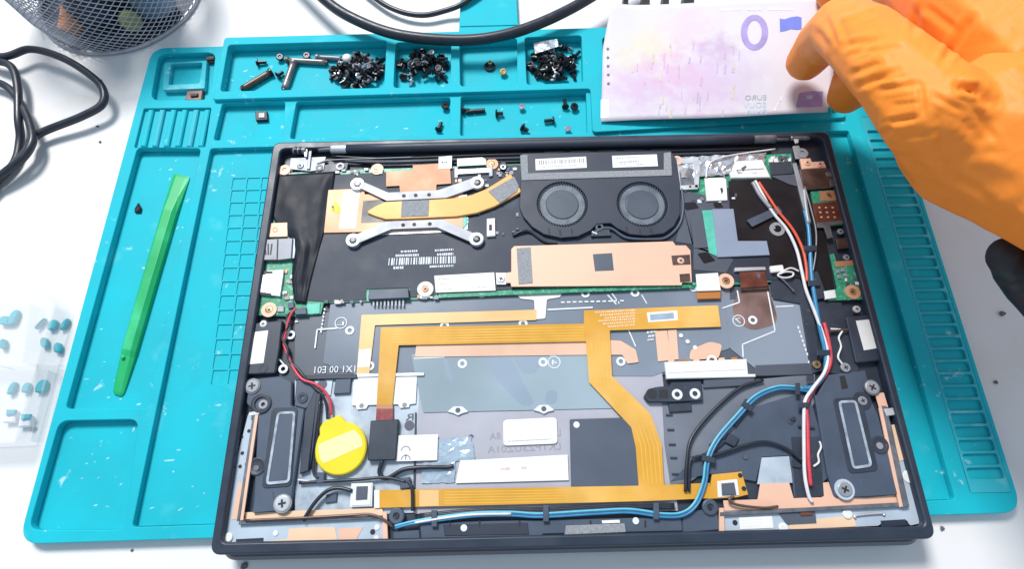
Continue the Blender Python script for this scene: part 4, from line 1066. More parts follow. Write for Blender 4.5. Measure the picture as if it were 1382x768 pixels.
plate('solder_land', [(932, 472), (958, 461), (975, 465), (970, 484), (930, 486)], 15.2, 0.08, 'kapton_pink', kb, rad=2)
for x, y in ((919, 453), (928, 461), (938, 469)):
    MB().lathe(P(x, y, 15.2), [(1.1, 0), (1.1, 0.06)], n=12).build('test_point', 'print_white', kb)
smudges('plate_print', [(873, 449, 886, 447, 3), (875, 454, 884, 453, 3), (874, 459, 882, 458, 2.4)], 15.18, 'print_white', kb)
bb = plate('latch_bracket', [(875, 525), (888, 522), (905, 521), (906, 516), (947, 515), (949, 541), (908, 543), (875, 543), (869, 536)], 17.2, 2.4, 'black_plastic', lap, bevel=0.4, rad=0.8)
plate('latch_foot', [(902, 545), (933, 543), (934, 555), (904, 557)], 16.2, 1.5, 'black_plastic', bb, bevel=0.3)
for x, y in ((914, 532.5), (938, 531.5)):
    ringp('latch_eye', x, y, 17.35, 2.6, 1.3, 0.3, 'print_white', bb)
MB().lathe(P(880, 532, 17.25), [(2.4, 0), (2.4, 0.05)], n=16).build('latch_hole', 'dark_slot', bb)
plate('latch_window', [(889, 527), (901, 526), (902, 537), (890, 538)], 17.26, 0.05, 'dark_slot', bb)
plate('bay_step', [(950, 513), (1018, 509), (1020, 520), (950, 524)], 16.2, 2.0, 'slate_plate', lap, bevel=0.3)
# dark insulating sheets under the cables
plate('cable_sheet', [(893, 524), (1100, 505), (1100, 540), (1092, 560), (1065, 580), (1000, 600), (930, 652), (905, 655), (897, 600)], 14.95, 0.4, 'sheet_grey', lap)
plate('cable_sheet', [(1010, 552), (1090, 528), (1100, 560), (1122, 640), (1110, 652), (1072, 672), (1066, 615), (1028, 617), (1020, 650), (960, 640), (905, 650), (935, 622), (990, 585)], 15.2, 0.3, 'slate_plastic', lap)
plate('cable_sheet', [(1068, 590), (1106, 590), (1112, 670), (1074, 674)], 15.4, 0.3, 'black_plastic', lap)
plate('white_floor', [(1028, 618), (1065, 616), (1070, 652), (1022, 654)], 15.0, 0.4, 'floor_metal', lap)
for x, y in ((903, 560), (905, 580), (907, 600), (909, 618), (911, 640)):
    plate('floor_rib', [(x - 4, y - 1), (x + 5, y - 1), (x + 5, y + 1.4), (x - 4, y + 1.4)], 15.6, 0.6, 'black_plastic', lap)
for pts in ([(988, 566), (1003, 548), (1010, 556), (993, 577)], [(958, 600), (972, 588), (980, 596), (962, 613)], [(1007, 538), (1016, 545), (1010, 552), (1002, 546)], [(949, 612), (966, 612), (966, 625), (949, 624)],
            [(985, 585), (998, 592), (992, 604), (978, 597)]):
    plate('cable_guide', pts, 16.6, 1.4, 'black_plastic', lap, bevel=0.3)

# --- sticky labels, touchpad chip, coin cell
plate('touchpad_cover', [(769, 566), (852, 563.5), (859, 567), (865, 664), (861, 667), (775, 668.5), (771, 662)], 16.0, 0.9, 'cover_slate', lap, bevel=0.3, rad=0.8)
MB().lathe(P(778, 573.5, 16.02), [(1.5, 0), (1.5, 0.05)], n=16).build('cover_dot', 'print_white', lap)
plate('white_sticker', [(679, 567), (751, 563.5), (752.5, 599), (679.5, 602)], 15.3, 0.15, 'white_label', lap, rad=2)
smudges('sticker_print', [(686, 596, 744, 593, 1.2)], 15.34, 'print_grey', lap)
ls = plate('white_sticker', [(621, 622), (766, 614), (767.5, 648.5), (615, 652.5)], 15.4, 0.15, 'white_label', lap)
smudges('sticker_print', [(667, 634, 692, 632.5, 3.4), (694, 632.4, 712, 631.5, 3.4), (715, 631.3, 749, 629, 3.8)], 15.45, 'pale_stripe', lap)
smudges('sticker_print', [(676, 633.5, 688, 632.8, 3.2), (703, 632, 711, 631.5, 3)], 15.46, 'kapton_pink', lap, seed=9)
lettering('plate_lettering', 'LKTPZ3UZ01A', (658, 612), (757, 607), 14.62, 3.2, 'print_grey', tp)
lettering('plate_lettering', '8A', (661, 594), (676, 593), 14.62, 3.2, 'print_grey', tp)
lettering('plate_lettering', 'L', (752, 589), (757, 588.7), 14.62, 3.2, 'print_grey', tp)
ce = plate('approval_label', [(538, 588), (591, 586.5), (590, 621.5), (534, 623)], 16.1, 0.15, 'white_label', lap)
def arc(x, y, r, a0, a1, w, z, extra=None):
    b = MB(); n = 10; c = P(x, y, z)
    for k in range(n):
        t0, t1 = a0 + (a1 - a0) * k / n, a0 + (a1 - a0) * (k + 1) / n
        b.prism([(c.x + r * math.cos(t), c.y + r * math.sin(t)) for t in (t0, t1)] + [(c.x + (r - w) * math.cos(t), c.y + (r - w) * math.sin(t)) for t in (t1, t0)], z - 0.02, z)
    if extra: b.prism([(c.x - w / 2, c.y + r - 0.1), (c.x - w / 2, c.y), (c.x + w / 2, c.y), (c.x + w / 2, c.y + r - 0.1)], z - 0.02, z)
    return b
arc(547.5, 609, 2.4, 0, math.pi, 0.6, 16.15).build('approval_mark', 'print_grey', ce)
arc(547.5, 621, 2.4, 0, math.pi, 0.6, 16.15, True).build('approval_mark', 'print_grey', ce)
smudges('label_print', [(542, 592, 556, 591.5, 1.2), (566, 592, 570, 590.5, 2), (577, 592, 584, 591, 1), (576, 596, 585, 595, 1)], 16.15, 'pale_stripe', ce)
crumple('clear_tape', [(590, 593), (636, 590), (641, 622), (590, 625)], 14.9, 0.5, 'clear_film', lap, 9, 6, 5)
crumple('clear_tape', [(569, 625), (615, 623), (613, 652), (569, 653)], 14.9, 0.4, 'clear_film', lap, 8, 5, 6)
plate('dark_mark', [(628, 592), (636, 586), (640, 589), (632, 596)], 14.62, 0.08, 'print_dark', tp)
lettering('plate_lettering', 'R', (547, 568), (558, 567.5), 14.5, 3.2, 'print_dark', lap)
MB().lathe(P(552.5, 574.5, 14.45), [(2.4, 0), (2.4, 0.06)], n=18).build('plate_dot', 'print_dark', lap)
plate('plate_seam', [(560, 557), (562, 557), (560, 690), (557, 690)], 15.0, 0.5, 'black_plastic', lap)
# coin cell
cc = P(459.5, 605, 17.2)
cell = MB().lathe((cc.x, cc.y, 14.4), [(11.9, 0), (12.3, 0.5), (12.3, 2.3), (11.7, 2.8)], n=40).build('coin_cell', 'yellow_wrap', lap)
plate('cell_tab', [(431, 578), (436, 570), (458, 560), (474, 578), (486, 592), (470, 600), (432, 600)], 17.22, 2.2, 'yellow_wrap', cell, bevel=0.4, rad=1)
plate('painted_gloss_band', [(429.5, 600), (478, 580), (487, 590), (490, 602), (436, 626), (431, 617)], 17.3, 0.06, 'gloss_cream', cell, rad=1)  # band of gloss painted across the yellow wrap
wire('cell_lead', [(399, 416, 17), (391, 428, 17), (386, 448, 16.6), (383, 462, 16.4), (388, 478, 16.4), (397, 498, 17), (408, 512, 17.6), (424, 518, 17.6), (437, 527, 17.2), (445, 541, 17), (447, 560, 16.8)], 0.7, 'wire_red', lap)
wire('cell_lead', [(401, 418, 16.8), (388, 426, 16.8), (389, 440, 16.8), (381, 456, 16.8), (388, 470, 16.8), (390, 486, 16.8), (402, 498, 17.2), (410, 508, 17.8), (424, 523, 17.2), (434, 532, 17.2), (440, 546, 16.8), (442, 566, 16.6)], 0.65, 'black_cable', lap)
# --- small sensor boards
for pts, fr, ch, m_ in (([(474, 653), (503, 652), (502, 684), (472, 685)], [(477, 655), (501, 654), (500, 682), (475, 683)], [(481, 657), (496, 656.5), (495, 674), (480, 675)], 'white_plastic'),
                        ([(961, 641), (1001, 637), (1010, 668), (994, 672), (956, 674)], [(968, 650), (995, 647), (998, 669), (969, 672)], [(974, 653), (991, 651.5), (994, 668), (975, 669)], 'kapton')):
    sb_ = plate('sensor_board', pts, 16.6, 0.7, m_, lap, bevel=0.15)
    plate('sensor_frame', fr, 16.9, 0.3, 'white_plastic', sb_, bevel=0.1)
    plate('sensor_chip', ch, 17.5, 0.7, 'slate_plate', sb_, bevel=0.15)
for x, y in ((999, 642), (1004, 660)):
    MB().lathe(P(x, y, 16.65), [(1.1, 0), (1.1, 0.05)], n=12).build('board_hole', 'dark_slot', lap)
# --- cable runs along the front and the right
run = [P(*q) for q in [(533, 712, 16.6), (556, 706, 17.2), (590, 701, 17.4), (640, 695, 17.4), (690, 694, 17.4), (730, 696, 17.4), (800, 692, 17.4), (850, 690, 17.4), (895, 696, 17.4), (922, 694, 17.4), (940, 679, 17.4), (951, 650, 17.6),
                        (955, 622, 17.8), (968, 594, 17.8), (997, 560, 17.8), (1020, 536, 17.6), (1048, 524, 17.4), (1072, 524, 17.2), (1098, 528, 17)]]
for k, m_ in ((-1.0, 'wire_blue'), (0.0, 'wire_navy'), (1.0, 'wire_light_blue')):
    q = []
    for i, p in enumerate(run):
        t = (run[min(i + 1, len(run) - 1)] - run[max(i - 1, 0)]).normalized()
        q.append(p + Vector((-t.y, t.x, 0)) * k * (0.78 if i > 1 else 0.5) + Vector((0, 0, -0.3 if k == 0 else 0)))
    MB().tube(q, 0.52, n=8).build('antenna_wire', m_, lap)
wire('antenna_wire', [(560, 706, 17.8), (600, 699.5, 18), (640, 695, 17.9), (690, 694, 17.9)], 0.55, 'wire_white', lap)
for dy in (0, 2.4, 4.6):
    wire('black_lead', [(566, 700 - dy, 16.6), (640, 693.5 - dy, 16.6), (740, 691 - dy, 16.6), (850, 685.5 - dy, 16.6), (910, 686 - dy, 16.6)], 0.7, 'black_cable', lap)
for x, y in ((586, 695), (737, 688), (886, 685)):
    plate('cable_clip', [(x - 4, y - 6), (x + 4, y - 6), (x + 4, y + 17), (x - 4, y + 17)], 18.3, 0.8, 'slate_plastic', lap, bevel=0.3)
wire('black_lead', [(925, 664, 17), (927, 622, 17.4), (934, 590, 17), (962, 555, 16.6), (998, 524, 16.6), (1030, 513, 16.6)], 0.8, 'black_cable', lap)
wire('black_lead', [(930, 664, 17), (931, 625, 17.2), (940, 617, 17.2), (970, 613, 17), (1010, 600, 17), (1036, 597, 17), (1062, 606, 17), (1082, 622, 17)], 0.7, 'black_cable', lap)
wire('black_lead', [(432, 540, 16.4), (428, 590, 16.4), (423, 635, 16.4), (430, 646, 16.4)], 0.7, 'black_cable', lap)
wire('black_lead', [(404, 652, 16), (440, 650, 16), (480, 648, 16.6), (520, 645, 16.6), (548, 651, 16.8)], 0.75, 'black_cable', lap)
wire('black_lead', [(409, 703, 17.4), (424, 680, 17.2), (440, 664, 17.2), (456, 659, 17), (475, 663, 17)], 0.9, 'black_cable', lap)
wire('black_lead', [(516, 622, 16.4), (512, 638, 16), (522, 646, 16), (545, 634, 16.4), (575, 631, 16.4), (602, 631, 16), (612, 629, 15.8)], 1.0, 'black_cable', lap)
wire('black_lead', [(551, 650, 17.2), (556, 660, 17.6), (557, 690, 17.4)], 0.8, 'black_cable', lap)
plate('lead_block', [(539, 646), (553, 644), (554, 659), (540, 661)], 17.2, 2, 'slate_plastic', lap, bevel=0.4)
plate('lead_block', [(427, 638), (438, 638), (437, 652), (427, 653)], 16.8, 1.6, 'slate_plastic', lap, bevel=0.3)
plate('lead_block', [(440, 668), (455, 666), (454, 678), (439, 680)], 15.4, 1.0, 'slate_plastic', lap, bevel=0.3)
wire('foil_lead', [(402, 648, 16), (420, 650, 15.8), (440, 651, 15.6), (475, 650, 15.6)], 0.4, 'wire_white', lap)
wire('brown_lead', [(331, 703, 17.6), (400, 700, 17.8), (470, 696, 17.8), (500, 695, 17.8), (520, 703, 17.6), (530, 712, 17.2)], 0.6, 'bronze', lap)
wire('brown_lead', [(990, 670, 17.8), (984, 676, 17.8), (996, 682, 17.6), (1030, 686, 17.4), (1050, 684, 17.4)], 0.6, 'wire_brown', lap)
# bundle on the right: white, red, blue
wire('white_wire', [(1019, 244, 17), (1030, 264, 17.4), (1043, 287, 17.6), (1062, 310, 17.6), (1075, 337, 17.8), (1082, 366, 18), (1088, 392, 18), (1099, 420, 17.8), (1112, 456, 17.6), (1117, 480, 17.8), (1113, 502, 18), (1098, 523, 18), (1087, 540, 18), (1085, 560, 17.8), (1085, 600, 17.4), (1086, 640, 17.2), (1091, 668, 16.8), (1096, 678, 16.6)], 0.85, 'wire_white', lap)
wire('red_wire', [(1024, 246, 17), (1036, 264, 17.4), (1050, 285, 17.6), (1070, 310, 17.6), (1083, 336, 17.8), (1088, 360, 17.8), (1089, 380, 17.6)], 0.8, 'wire_orange_red', lap)
wire('red_wire', [(1112, 436, 17.2), (1118, 460, 17.4), (1121, 486, 17.0), (1114, 506, 16.6), (1098, 526, 16.6), (1089, 545, 16.8), (1090, 580, 17.0), (1091, 620, 17), (1094, 656, 16.6)], 0.95, 'wire_red', lap)
wire('grey_sleeve', [(1016, 246, 16.8), (1026, 264, 17.2), (1040, 281, 17.5)], 1.2, 'steel', lap)
wire('blue_wire', [(1086, 284, 17), (1091, 308, 17.2), (1093, 336, 17.2), (1095, 372, 17.4), (1099, 400, 17.4), (1106, 440, 17.4), (1114, 478, 17.4), (1113, 502, 17.2), (1100, 521, 17), (1080, 525, 17)], 1.1, 'wire_blue', lap)
wire('grey_sleeve', [(1085, 256, 17), (1087, 276, 17.2), (1091, 302, 17.4)], 1.2, 'steel', lap)
wire('grey_wire', [(1086, 252, 17.6), (1094, 280, 17.8), (1101, 310, 17.8), (1101, 340, 17.8), (1097, 368, 17.8)], 0.5, 'dull_steel', lap)
for pts in ([(1005, 541), (1018, 550), (1013, 556), (1000, 547)], [(948, 614), (966, 618), (965, 626), (947, 622)], [(1074, 517), (1080, 517), (1080, 533), (1074, 533)]):
    plate('wire_clip', pts, 18.7, 0.6, 'black_plastic', lap, bevel=0.2)
for x, y, w in ((1094, 335, 18), (1099, 382, 16), (1112, 476, 18), (1085, 547, 14), (1094, 511, 10)):
    plate('wire_clip', [(x - w / 2, y - 3.5), (x + w / 2, y - 4), (x + w / 2, y + 3.5), (x - w / 2, y + 4)], 18.9, 0.6, 'black_plastic', lap, bevel=0.2)
wire('twisted_lead', [(1121, 444, 17.2), (1136, 446, 17.2), (1132, 456, 17), (1135, 468, 17), (1131, 482, 17), (1137, 492, 17)], 0.5, 'wire_white', lap)
wire('brown_lead', [(1115, 448, 17.2), (1130, 446, 17.4), (1145, 445, 17.4)], 0.5, 'wire_brown', lap)
wire('foil_lead', [(1098, 630, 16.4), (1105, 624, 16.2), (1104, 614, 16.2), (1108, 604, 16.2), (1106, 596, 16.2)], 0.5, 'wire_white', lap)
screw_in('screw', 1103, 492, 17.2, 2.0, 'screw_brass', lap)
screw_in('screw', 1142, 496, 17.2, 2.4, 'steel', lap)
for pts in ([(1066, 566), (1072, 562), (1075, 566), (1068, 570)], [(1078, 574), (1100, 576), (1100, 579), (1078, 577)], [(1070, 622), (1082, 628), (1080, 632), (1070, 630)]):
    plate('cable_hook', pts, 16.4, 1.0, 'black_plastic', lap, bevel=0.1)
for x, y in ((1006, 617), (1067, 569)):
    MB().lathe(P(x, y, 15.5), [(1.2, 0), (1.2, 0.3)], n=12).build('peg', 'slate_plate', lap)

RC = random.Random(23)
for mname, cnt in (('white_plastic', 26), ('dull_steel', 34), ('slate_plastic', 34), ('copper', 14)):
    sm = MB()
    for k in range(cnt):
        x, y = RC.choice(((RC.uniform(384, 394), RC.uniform(356, 404)), (RC.uniform(455, 518), RC.uniform(228, 235)), (RC.uniform(560, 590), RC.uniform(399, 402)), (RC.uniform(440, 492), RC.uniform(406, 408)), (RC.uniform(606, 660), RC.uniform(236, 258)),
                          (RC.uniform(640, 700), RC.uniform(285, 325)), (RC.uniform(1134, 1158), RC.uniform(376, 386)), (RC.uniform(920, 1000), RC.uniform(255, 272)), (RC.uniform(670, 700), RC.uniform(226, 240)), (RC.uniform(1040, 1066), RC.uniform(212, 218))))
        w, h = RC.uniform(1.2, 3.2), RC.uniform(1.0, 2.4)
        sm.px([(x - w, y - h), (x + w, y - h), (x + w, y + h), (x - w, y + h)], 16.35 + RC.uniform(0, 0.5), 0.9)
    sm.build('board_components', mname, pcb, kind='stuff')

# ------------------------------------------------------------------ green spudger on the mat
spg = thing('spudger', P(205, 385, FL), 'long green plastic spudger lying in the left tray of the mat', 'pry tool')
e1, e2 = (246, 237), (160, 534)
sb = MB()
prof = [(0.0, 11.5, 0.7), (0.012, 12, 1.2), (0.11, 11.2, 2.6), (0.17, 10.6, 4.0), (0.5, 10.6, 4.4), (0.80, 10.6, 4.2), (0.825, 10.4, 3.2), (0.94, 9, 2.2), (0.985, 8, 1.6), (1.0, 6, 1.0)]
vs_, fs_ = [], []
for t, w, h in prof:
    x, y = e1[0] + (e2[0] - e1[0]) * t, e1[1] + (e2[1] - e1[1]) * t
    zf = FL + 0.06
    A_ = P(x, y, zf); mm = depth_scale(A_)
    side = Vector((e2[1] - e1[1], e2[0] - e1[0], 0)).normalized(); side = Vector((side.x, side.y, 0))
    hw = w * mm
    for s_, zz in ((-1, 0), (-1, h * 0.55), (-0.55, h), (0.55, h), (1, h * 0.55), (1, 0)):
        vs_.append(A_ + side * (s_ * hw) + Vector((0, 0, zz)))
for k in range(len(prof) - 1):
    for i in range(6):
        j = (i + 1) % 6
        fs_.append((k * 6 + i, k * 6 + j, (k + 1) * 6 + j, (k + 1) * 6 + i))
fs_ += [tuple(range(5, -1, -1)), tuple(range((len(prof) - 1) * 6, len(prof) * 6))]
sb.add(vs_, fs_)
o = sb.build('shaft', 'green_tool', spg)
bm_ = o.modifiers.new('bevel', 'BEVEL'); bm_.width = 0.0005; bm_.segments = 2
MB().lathe(P(165, 482, FL + 4.2), [(1.0, 0), (1.0, 0.3), (0.6, 0.4)], n=12).build('moulding_pip', 'green_tool', spg)

# ------------------------------------------------------------------ loose screws
def screw_mesh(name, hr, hh, sr, sl, m_):
    b = MB()
    hr, hh, sr, sl = [q * 1.22 for q in (hr, hh, sr, sl)]
    b.lathe((0, 0, 0), [(sr, -sl), (sr, 0), (hr, 0), (hr, hh * 0.7), (hr * 0.8, hh), (hr * 0.45, hh), (hr * 0.3, hh * 0.5), (0.001, hh * 0.5)], n=10)
    me = bpy.data.meshes.new(name)
    me.from_pydata([v * S for v in b.v], [], b.f)
    me.materials.append(MATS[m_])
    return me
SCR = [screw_mesh('screw_mesh', 2.1, 0.9, 0.95, 3.0, 'screw_black'), screw_mesh('screw_mesh', 1.9, 0.8, 0.9, 4.4, 'screw_black'),
       screw_mesh('screw_mesh', 1.7, 0.8, 0.8, 2.2, 'screw_silver'), screw_mesh('screw_mesh', 2.3, 0.7, 1.0, 2.0, 'dull_steel'), screw_mesh('screw_mesh', 1.3, 1.0, 1.25, 8.5, 'screw_black'),
       screw_mesh('screw_mesh', 2.0, 1.0, 0.9, 2.4, 'screw_brass')]
def put_screw(kind, x, y, z, rot, label, group):
    o = bpy.data.objects.new('screw', SCR[kind])
    o.location = P(x, y, z) * S
    o.rotation_euler = rot
    COL.objects.link(o)
    return tag(o, label, 'screw', group)
RS = random.Random(11)
for cx, cy, rx, ry, n, label, group, peak in (
        (483, 95, 35, 22, 88, 'tiny screw heaped in the right end of the widest tray compartment', 'screws heaped in the widest compartment', 6),
        (571, 91, 34, 22, 72, 'tiny screw heaped in the narrow compartment under the thick cable', 'screws heaped under the thick cable', 4.5),
        (748, 84, 33, 23, 84, 'tiny screw heaped in the tray compartment next to the banknote', 'screws heaped next to the banknote', 6)):
    for k in range(n):
        a = RS.uniform(0, 2 * math.pi); q = math.sqrt(RS.random())
        x, y = cx + rx * q * math.cos(a), cy + ry * q * math.sin(a)
        if cx == 571 and y > 98 and 558 < x < 590: y -= 22
        z = FL + 1.6 + max(0, peak * (1 - q * q)) * RS.uniform(0.2, 1.0)
        kind = RS.choices((0, 1, 2, 3), (5, 4, 1.6, 2))[0]
        put_screw(kind, x, y, z, (RS.uniform(-1.7, 1.7), RS.uniform(-1.7, 1.7), RS.uniform(0, 6.3)), label, group)
one = [(0, 601, 143, 'single black screw leaning on the divider wall below the second compartment', 0), (1, 592, 174, 'black screw lying at the right end of the long middle tray', 1),
       (4, 652, 149, 'longest black screw lying across the tray next to the laptop back edge', 2), (0, 671, 153, 'short black screw touching the right end of the longest screw', 1),
       (2, 704, 144, 'small silver screw standing in the front right tray', 0), (0, 706, 172, 'black screw beside the laptop rod in front of the small silver screw', 1),
       (1, 746, 162, 'dark screw standing upright with a shiny shaft in the front right tray', 2), (1, 763, 143, 'black screw lying on its side behind, near the right tray wall', 1),
       (0, 775, 144, 'black screw with round head, rightmost in the front right tray', 0), (2, 766, 174, 'tiny pale screw in the near right corner of the front tray', 0),
       (0, 626, 148, 'black screw at the left end of the front right tray', 1), (5, 679, 97, 'brass coloured screw beside the dark spring washer', 0),
       (0, 378, 77, 'dark screw against the back wall of the widest compartment', 0), (0, 414, 75, 'dark screw behind the grey rod', 0),
       (0, 376, 101, 'black screw at the end of the brown rod', 1), (1, 348, 84, 'black screw with round shaft, leftmost in the widest compartment', 1)]
for kind, x, y, label, pose in one:
    up = (0.0, 3.1416 - 0.001, 1.5)[pose] if pose != 1 else 1.45
    z = FL + (0.2 if pose == 1 else 0.1) + {0: 2.1, 1: 1.9, 2: 1.7, 3: 2.3, 4: 1.3, 5: 2.0}[kind] * (1 if pose else 0) + (0 if pose else 2.2)
    rot = (1.5, 0, x * 0.7) if pose == 1 else (1.5708, 0.0, 1.65) if pose == 2 else (0.15, 0.1, 0)
    put_screw(kind, x, y, z, rot, label, 'loose screws spread in the trays')
# washer, rods and other bits in the trays
w_ = MB().ring(P(661, 89, FL + 1.2) - Vector((0, 0, 1.0)), 3.6, 1.5, 1.4, 16).build('washer', 'screw_black', None, 'dark spring washer lying in the nearly empty tray compartment', 'washer')
MB().lathe(P(661.5, 86, FL + 1.4), [(1.5, 0), (1.5, 1.6), (0.8, 2.0)], n=10).build('washer_core', 'screw_brass', w_)
def rod_thing(name, a, b, r, m_, label, cap):
    t = thing(name, (P(*a, FL + r) + P(*b, FL + r)) / 2 - Vector((0, 0, r)), label, 'rod')
    MB().tube([P(*a, FL + r + 0.1), P(*b, FL + r + 0.1)], r, n=12).build('barrel', m_, t)
    A_, B_ = P(*a, FL + r + 0.1), P(*b, FL + r + 0.1)
    MB().tube([A_ - (B_ - A_).normalized() * 1.6, A_], r * 1.25, n=10).build('end_cap', cap, t)
    MB().tube([B_, B_ + (B_ - A_).normalized() * 1.0], r * 0.7, n=10).build('tip', cap, t)
    return t
rod_thing('brown_rod', (364, 98), (327, 120), 2.1, 'brown_rod', 'short brown metal rod lying in the widest tray compartment', 'screw_black')
rod_thing('grey_rod', (396, 86), (384, 120), 2.2, 'grey_rod', 'short grey rod leaning towards the front wall of the widest compartment', 'dull_steel')
rod_thing('grey_rod', (390, 81), (440, 84), 1.9, 'grey_rod', 'grey rod lying straight beside the screw heap in the widest compartment', 'brown_rod')
rod_thing('pale_rod', (430, 77), (462, 79), 1.7, 'dull_steel', 'pale steel rod half buried in the screw heap', 'dull_steel')
MB().lathe(P(469, 80, FL + 6), [(2.4, 0), (3.0, 0.8), (2.8, 2.2), (1.6, 3.0), (0.4, 3.2)], n=14, smooth=True).build('white_plug', 'white_plastic', None, 'small white plug on top of the screw heap in the widest compartment', 'plug')
c_ = plate('foil_scrap', [(720, 57), (752, 52), (754, 62), (722, 72)], FL + 9, 0.3, 'foil', None, label='crumpled silver foil scrap on the screw heap next to the banknote', cat='foil')
ch = thing('switch_block', P(352, 156, FL), 'small black square part with silver top in the front left tray', 'switch')
plate('body', [(344, 150), (360, 149), (361, 161), (345, 162)], FL + 2.4, 2.3, 'rubber_black', ch, bevel=0.3)
plate('cap', [(349, 152), (357, 151.5), (357, 158), (349, 158.5)], FL + 2.9, 0.5, 'steel', ch, bevel=0.15)
for pts, label in (([(277, 76), (291, 74), (290, 82), (279, 83)], 'dark brown scrap in the back right corner of the square mat well'), ([(252, 122), (274, 120), (272, 135), (249, 135)], 'dark brown part at the front edge of the square mat well')):
    t = thing('brown_part', P(sum(p[0] for p in pts) / 4, sum(p[1] for p in pts) / 4, FL), label, 'part')
    plate('body', pts, FL + 2.6, 2.5, 'brown_rod', t, bevel=0.5, rad=1)
    x, y = sum(p[0] for p in pts) / 4, sum(p[1] for p in pts) / 4
    plate('ridge', [(x - 5, y - 2), (x + 5, y - 3), (x + 5, y + 1), (x - 5, y + 2)], FL + 3.6, 1.1, 'screw_black', t, bevel=0.3)
plate('clip_scrap', [(186, 273), (190, 280), (189, 286), (181, 286), (181, 281)], FL + 1.6, 1.5, 'screw_black', None, bevel=0.4, label='small black plastic scrap lying left of the green spudger', cat='scrap')

# ------------------------------------------------------------------ banknote
note = thing('banknote', P(960, 95, 9), 'pale pink souvenir banknote with a zero, held by the gloved hand', 'banknote')
NQ = (Vector(P(811, 164, 9.4)), Vector(P(1124, 151, 20)), Vector(P(1128, -6, 34)), Vector(P(815, 8, 11)))
def NP(u, v, up=0.0):
    p = (NQ[0] * (1 - u) + NQ[1] * u) * (1 - v) + (NQ[3] * (1 - u) + NQ[2] * u) * v
    w = 0.5 * math.sin(u * 9 + v * 2) + 0.35 * math.sin(v * 7 - u * 3)
    fold = 1.2 * max(0, 0.14 - u) / 0.14 * max(0, v - 0.55) * 4
    tear = max(0, v - 0.62) * 12 * max(0, 1 - u * 14)
    return p + Vector((tear, 0, w * 0.9 + fold + up))
def npx(x, y):
    u = (x - 812) / 313.0
    return u, (164 - 13 * u - y) / 157.0
vs_, fs_ = [], []
NX, NY = 48, 24
for j in range(NY + 1):
    for i in range(NX + 1): vs_.append(NP(i / NX, j / NY))
for j in range(NY):
    for i in range(NX):
        k = j * (NX + 1) + i
        if i >= NX - 1 and j == 0: continue
        if i == 0 and j == NY - 1: continue
        fs_.append((k, k + 1, k + NX + 2, k + NX + 1))
nm = mat('note_paper', rgb(233, 229, 238, 0.76), 0.7, var=0.03, scale=60)
N, L = nm.node_tree.nodes, nm.node_tree.links
base = [n for n in N if n.type == 'VECT_MATH'][0]
geo = [n for n in N if n.type == 'NEW_GEOMETRY'][0]
def blob(px_, py_, rad, colr, prev, nscale=150):
    c = P(px_, py_, 16) * S
    sub = N.new('ShaderNodeVectorMath'); sub.operation = 'DISTANCE'
    nz = N.new('ShaderNodeTexNoise'); nz.inputs['Scale'].default_value = nscale; nz.inputs['Detail'].default_value = 5
    L.new(geo.outputs['Position'], nz.inputs['Vector'])
    L.new(geo.outputs['Position'], sub.inputs[0]); sub.inputs[1].default_value = c
    ad = N.new('ShaderNodeMath'); ad.operation = 'MULTIPLY_ADD'; ad.inputs[1].default_value = rad * S * 1.6; 
    L.new(nz.outputs['Fac'], ad.inputs[0]); L.new(sub.outputs['Value'], ad.inputs[2])
    r_ = N.new('ShaderNodeMapRange'); r_.inputs['From Min'].default_value = rad * S * 1.9; r_.inputs['From Max'].default_value = rad * S * 1.05
    r_.inputs['To Max'].default_value = 0.62
    L.new(ad.outputs[0], r_.inputs['Value'])
    mx = N.new('ShaderNodeMix'); mx.data_type = 'RGBA'
    L.new(r_.outputs['Result'], mx.inputs[0])
    if prev is None: mx.inputs[6].default_value = rgb(233, 229, 238, 0.76)
    else: L.new(prev, mx.inputs[6])
    mx.inputs[7].default_value = colr
    return mx.outputs[2]
pv = None
for a in ((880, 60, 26, rgb(240, 230, 196, 0.74)), (930, 40, 22, rgb(240, 212, 230, 0.74)), (860, 110, 26, rgb(226, 184, 226, 0.74)), (950, 110, 30, rgb(214, 180, 220, 0.85)),
          (905, 95, 20, rgb(236, 198, 226, 0.74)), (968, 70, 14, rgb(206, 176, 214, 0.74)), (845, 75, 12, rgb(238, 230, 210, 0.74)), (1000, 105, 18, rgb(224, 214, 236, 0.74))):
    pv = blob(*a, pv)
L.new(pv, base.inputs[0])
pap = MB().add(vs_, fs_, True).build('paper', 'note_paper', note)
sm_ = pap.modifiers.new('thick', 'SOLIDIFY'); sm_.thickness = 0.00012; sm_.offset = -1
def on_note(name, pts, m_):
    q = [NP(*npx(x, y), 0.16) for x, y in pts]
    return MB().add(q, [tuple(range(len(q)))]).build(name, m_, note)
def note_text(s, x0, y0, x1, y1, m_, mirror=True):
    vs, fs = glyphs(s, 1.0)
    xa, xb = min(v.x for v in vs), max(v.x for v in vs); ya, yb = min(v.y for v in vs), max(v.y for v in vs)
    q = []
    for v in vs:
        t = (v.x - xa) / (xb - xa); t = 1 - t if mirror else t
        q.append(NP(*npx(x0 + (x1 - x0) * t, y1 + (y0 - y1) * (v.y - ya) / (yb - ya)), 0.18))
    if mirror: fs = [tuple(reversed(f)) for f in fs]
    return MB().add(q, fs).build('lettering', m_, note)
zero = MB(); n_ = 36; q_ = []
for k in range(n_):
    a = 2 * math.pi * k / n_
    q_.append(NP(*npx(1020.5 + 18 * math.cos(a), 45.5 - 25 * math.sin(a)), 0.18))
for k in range(n_):
    a = 2 * math.pi * k / n_
    q_.append(NP(*npx(1020.5 + 9.5 * math.cos(a), 45.5 - 17 * math.sin(a)), 0.18))
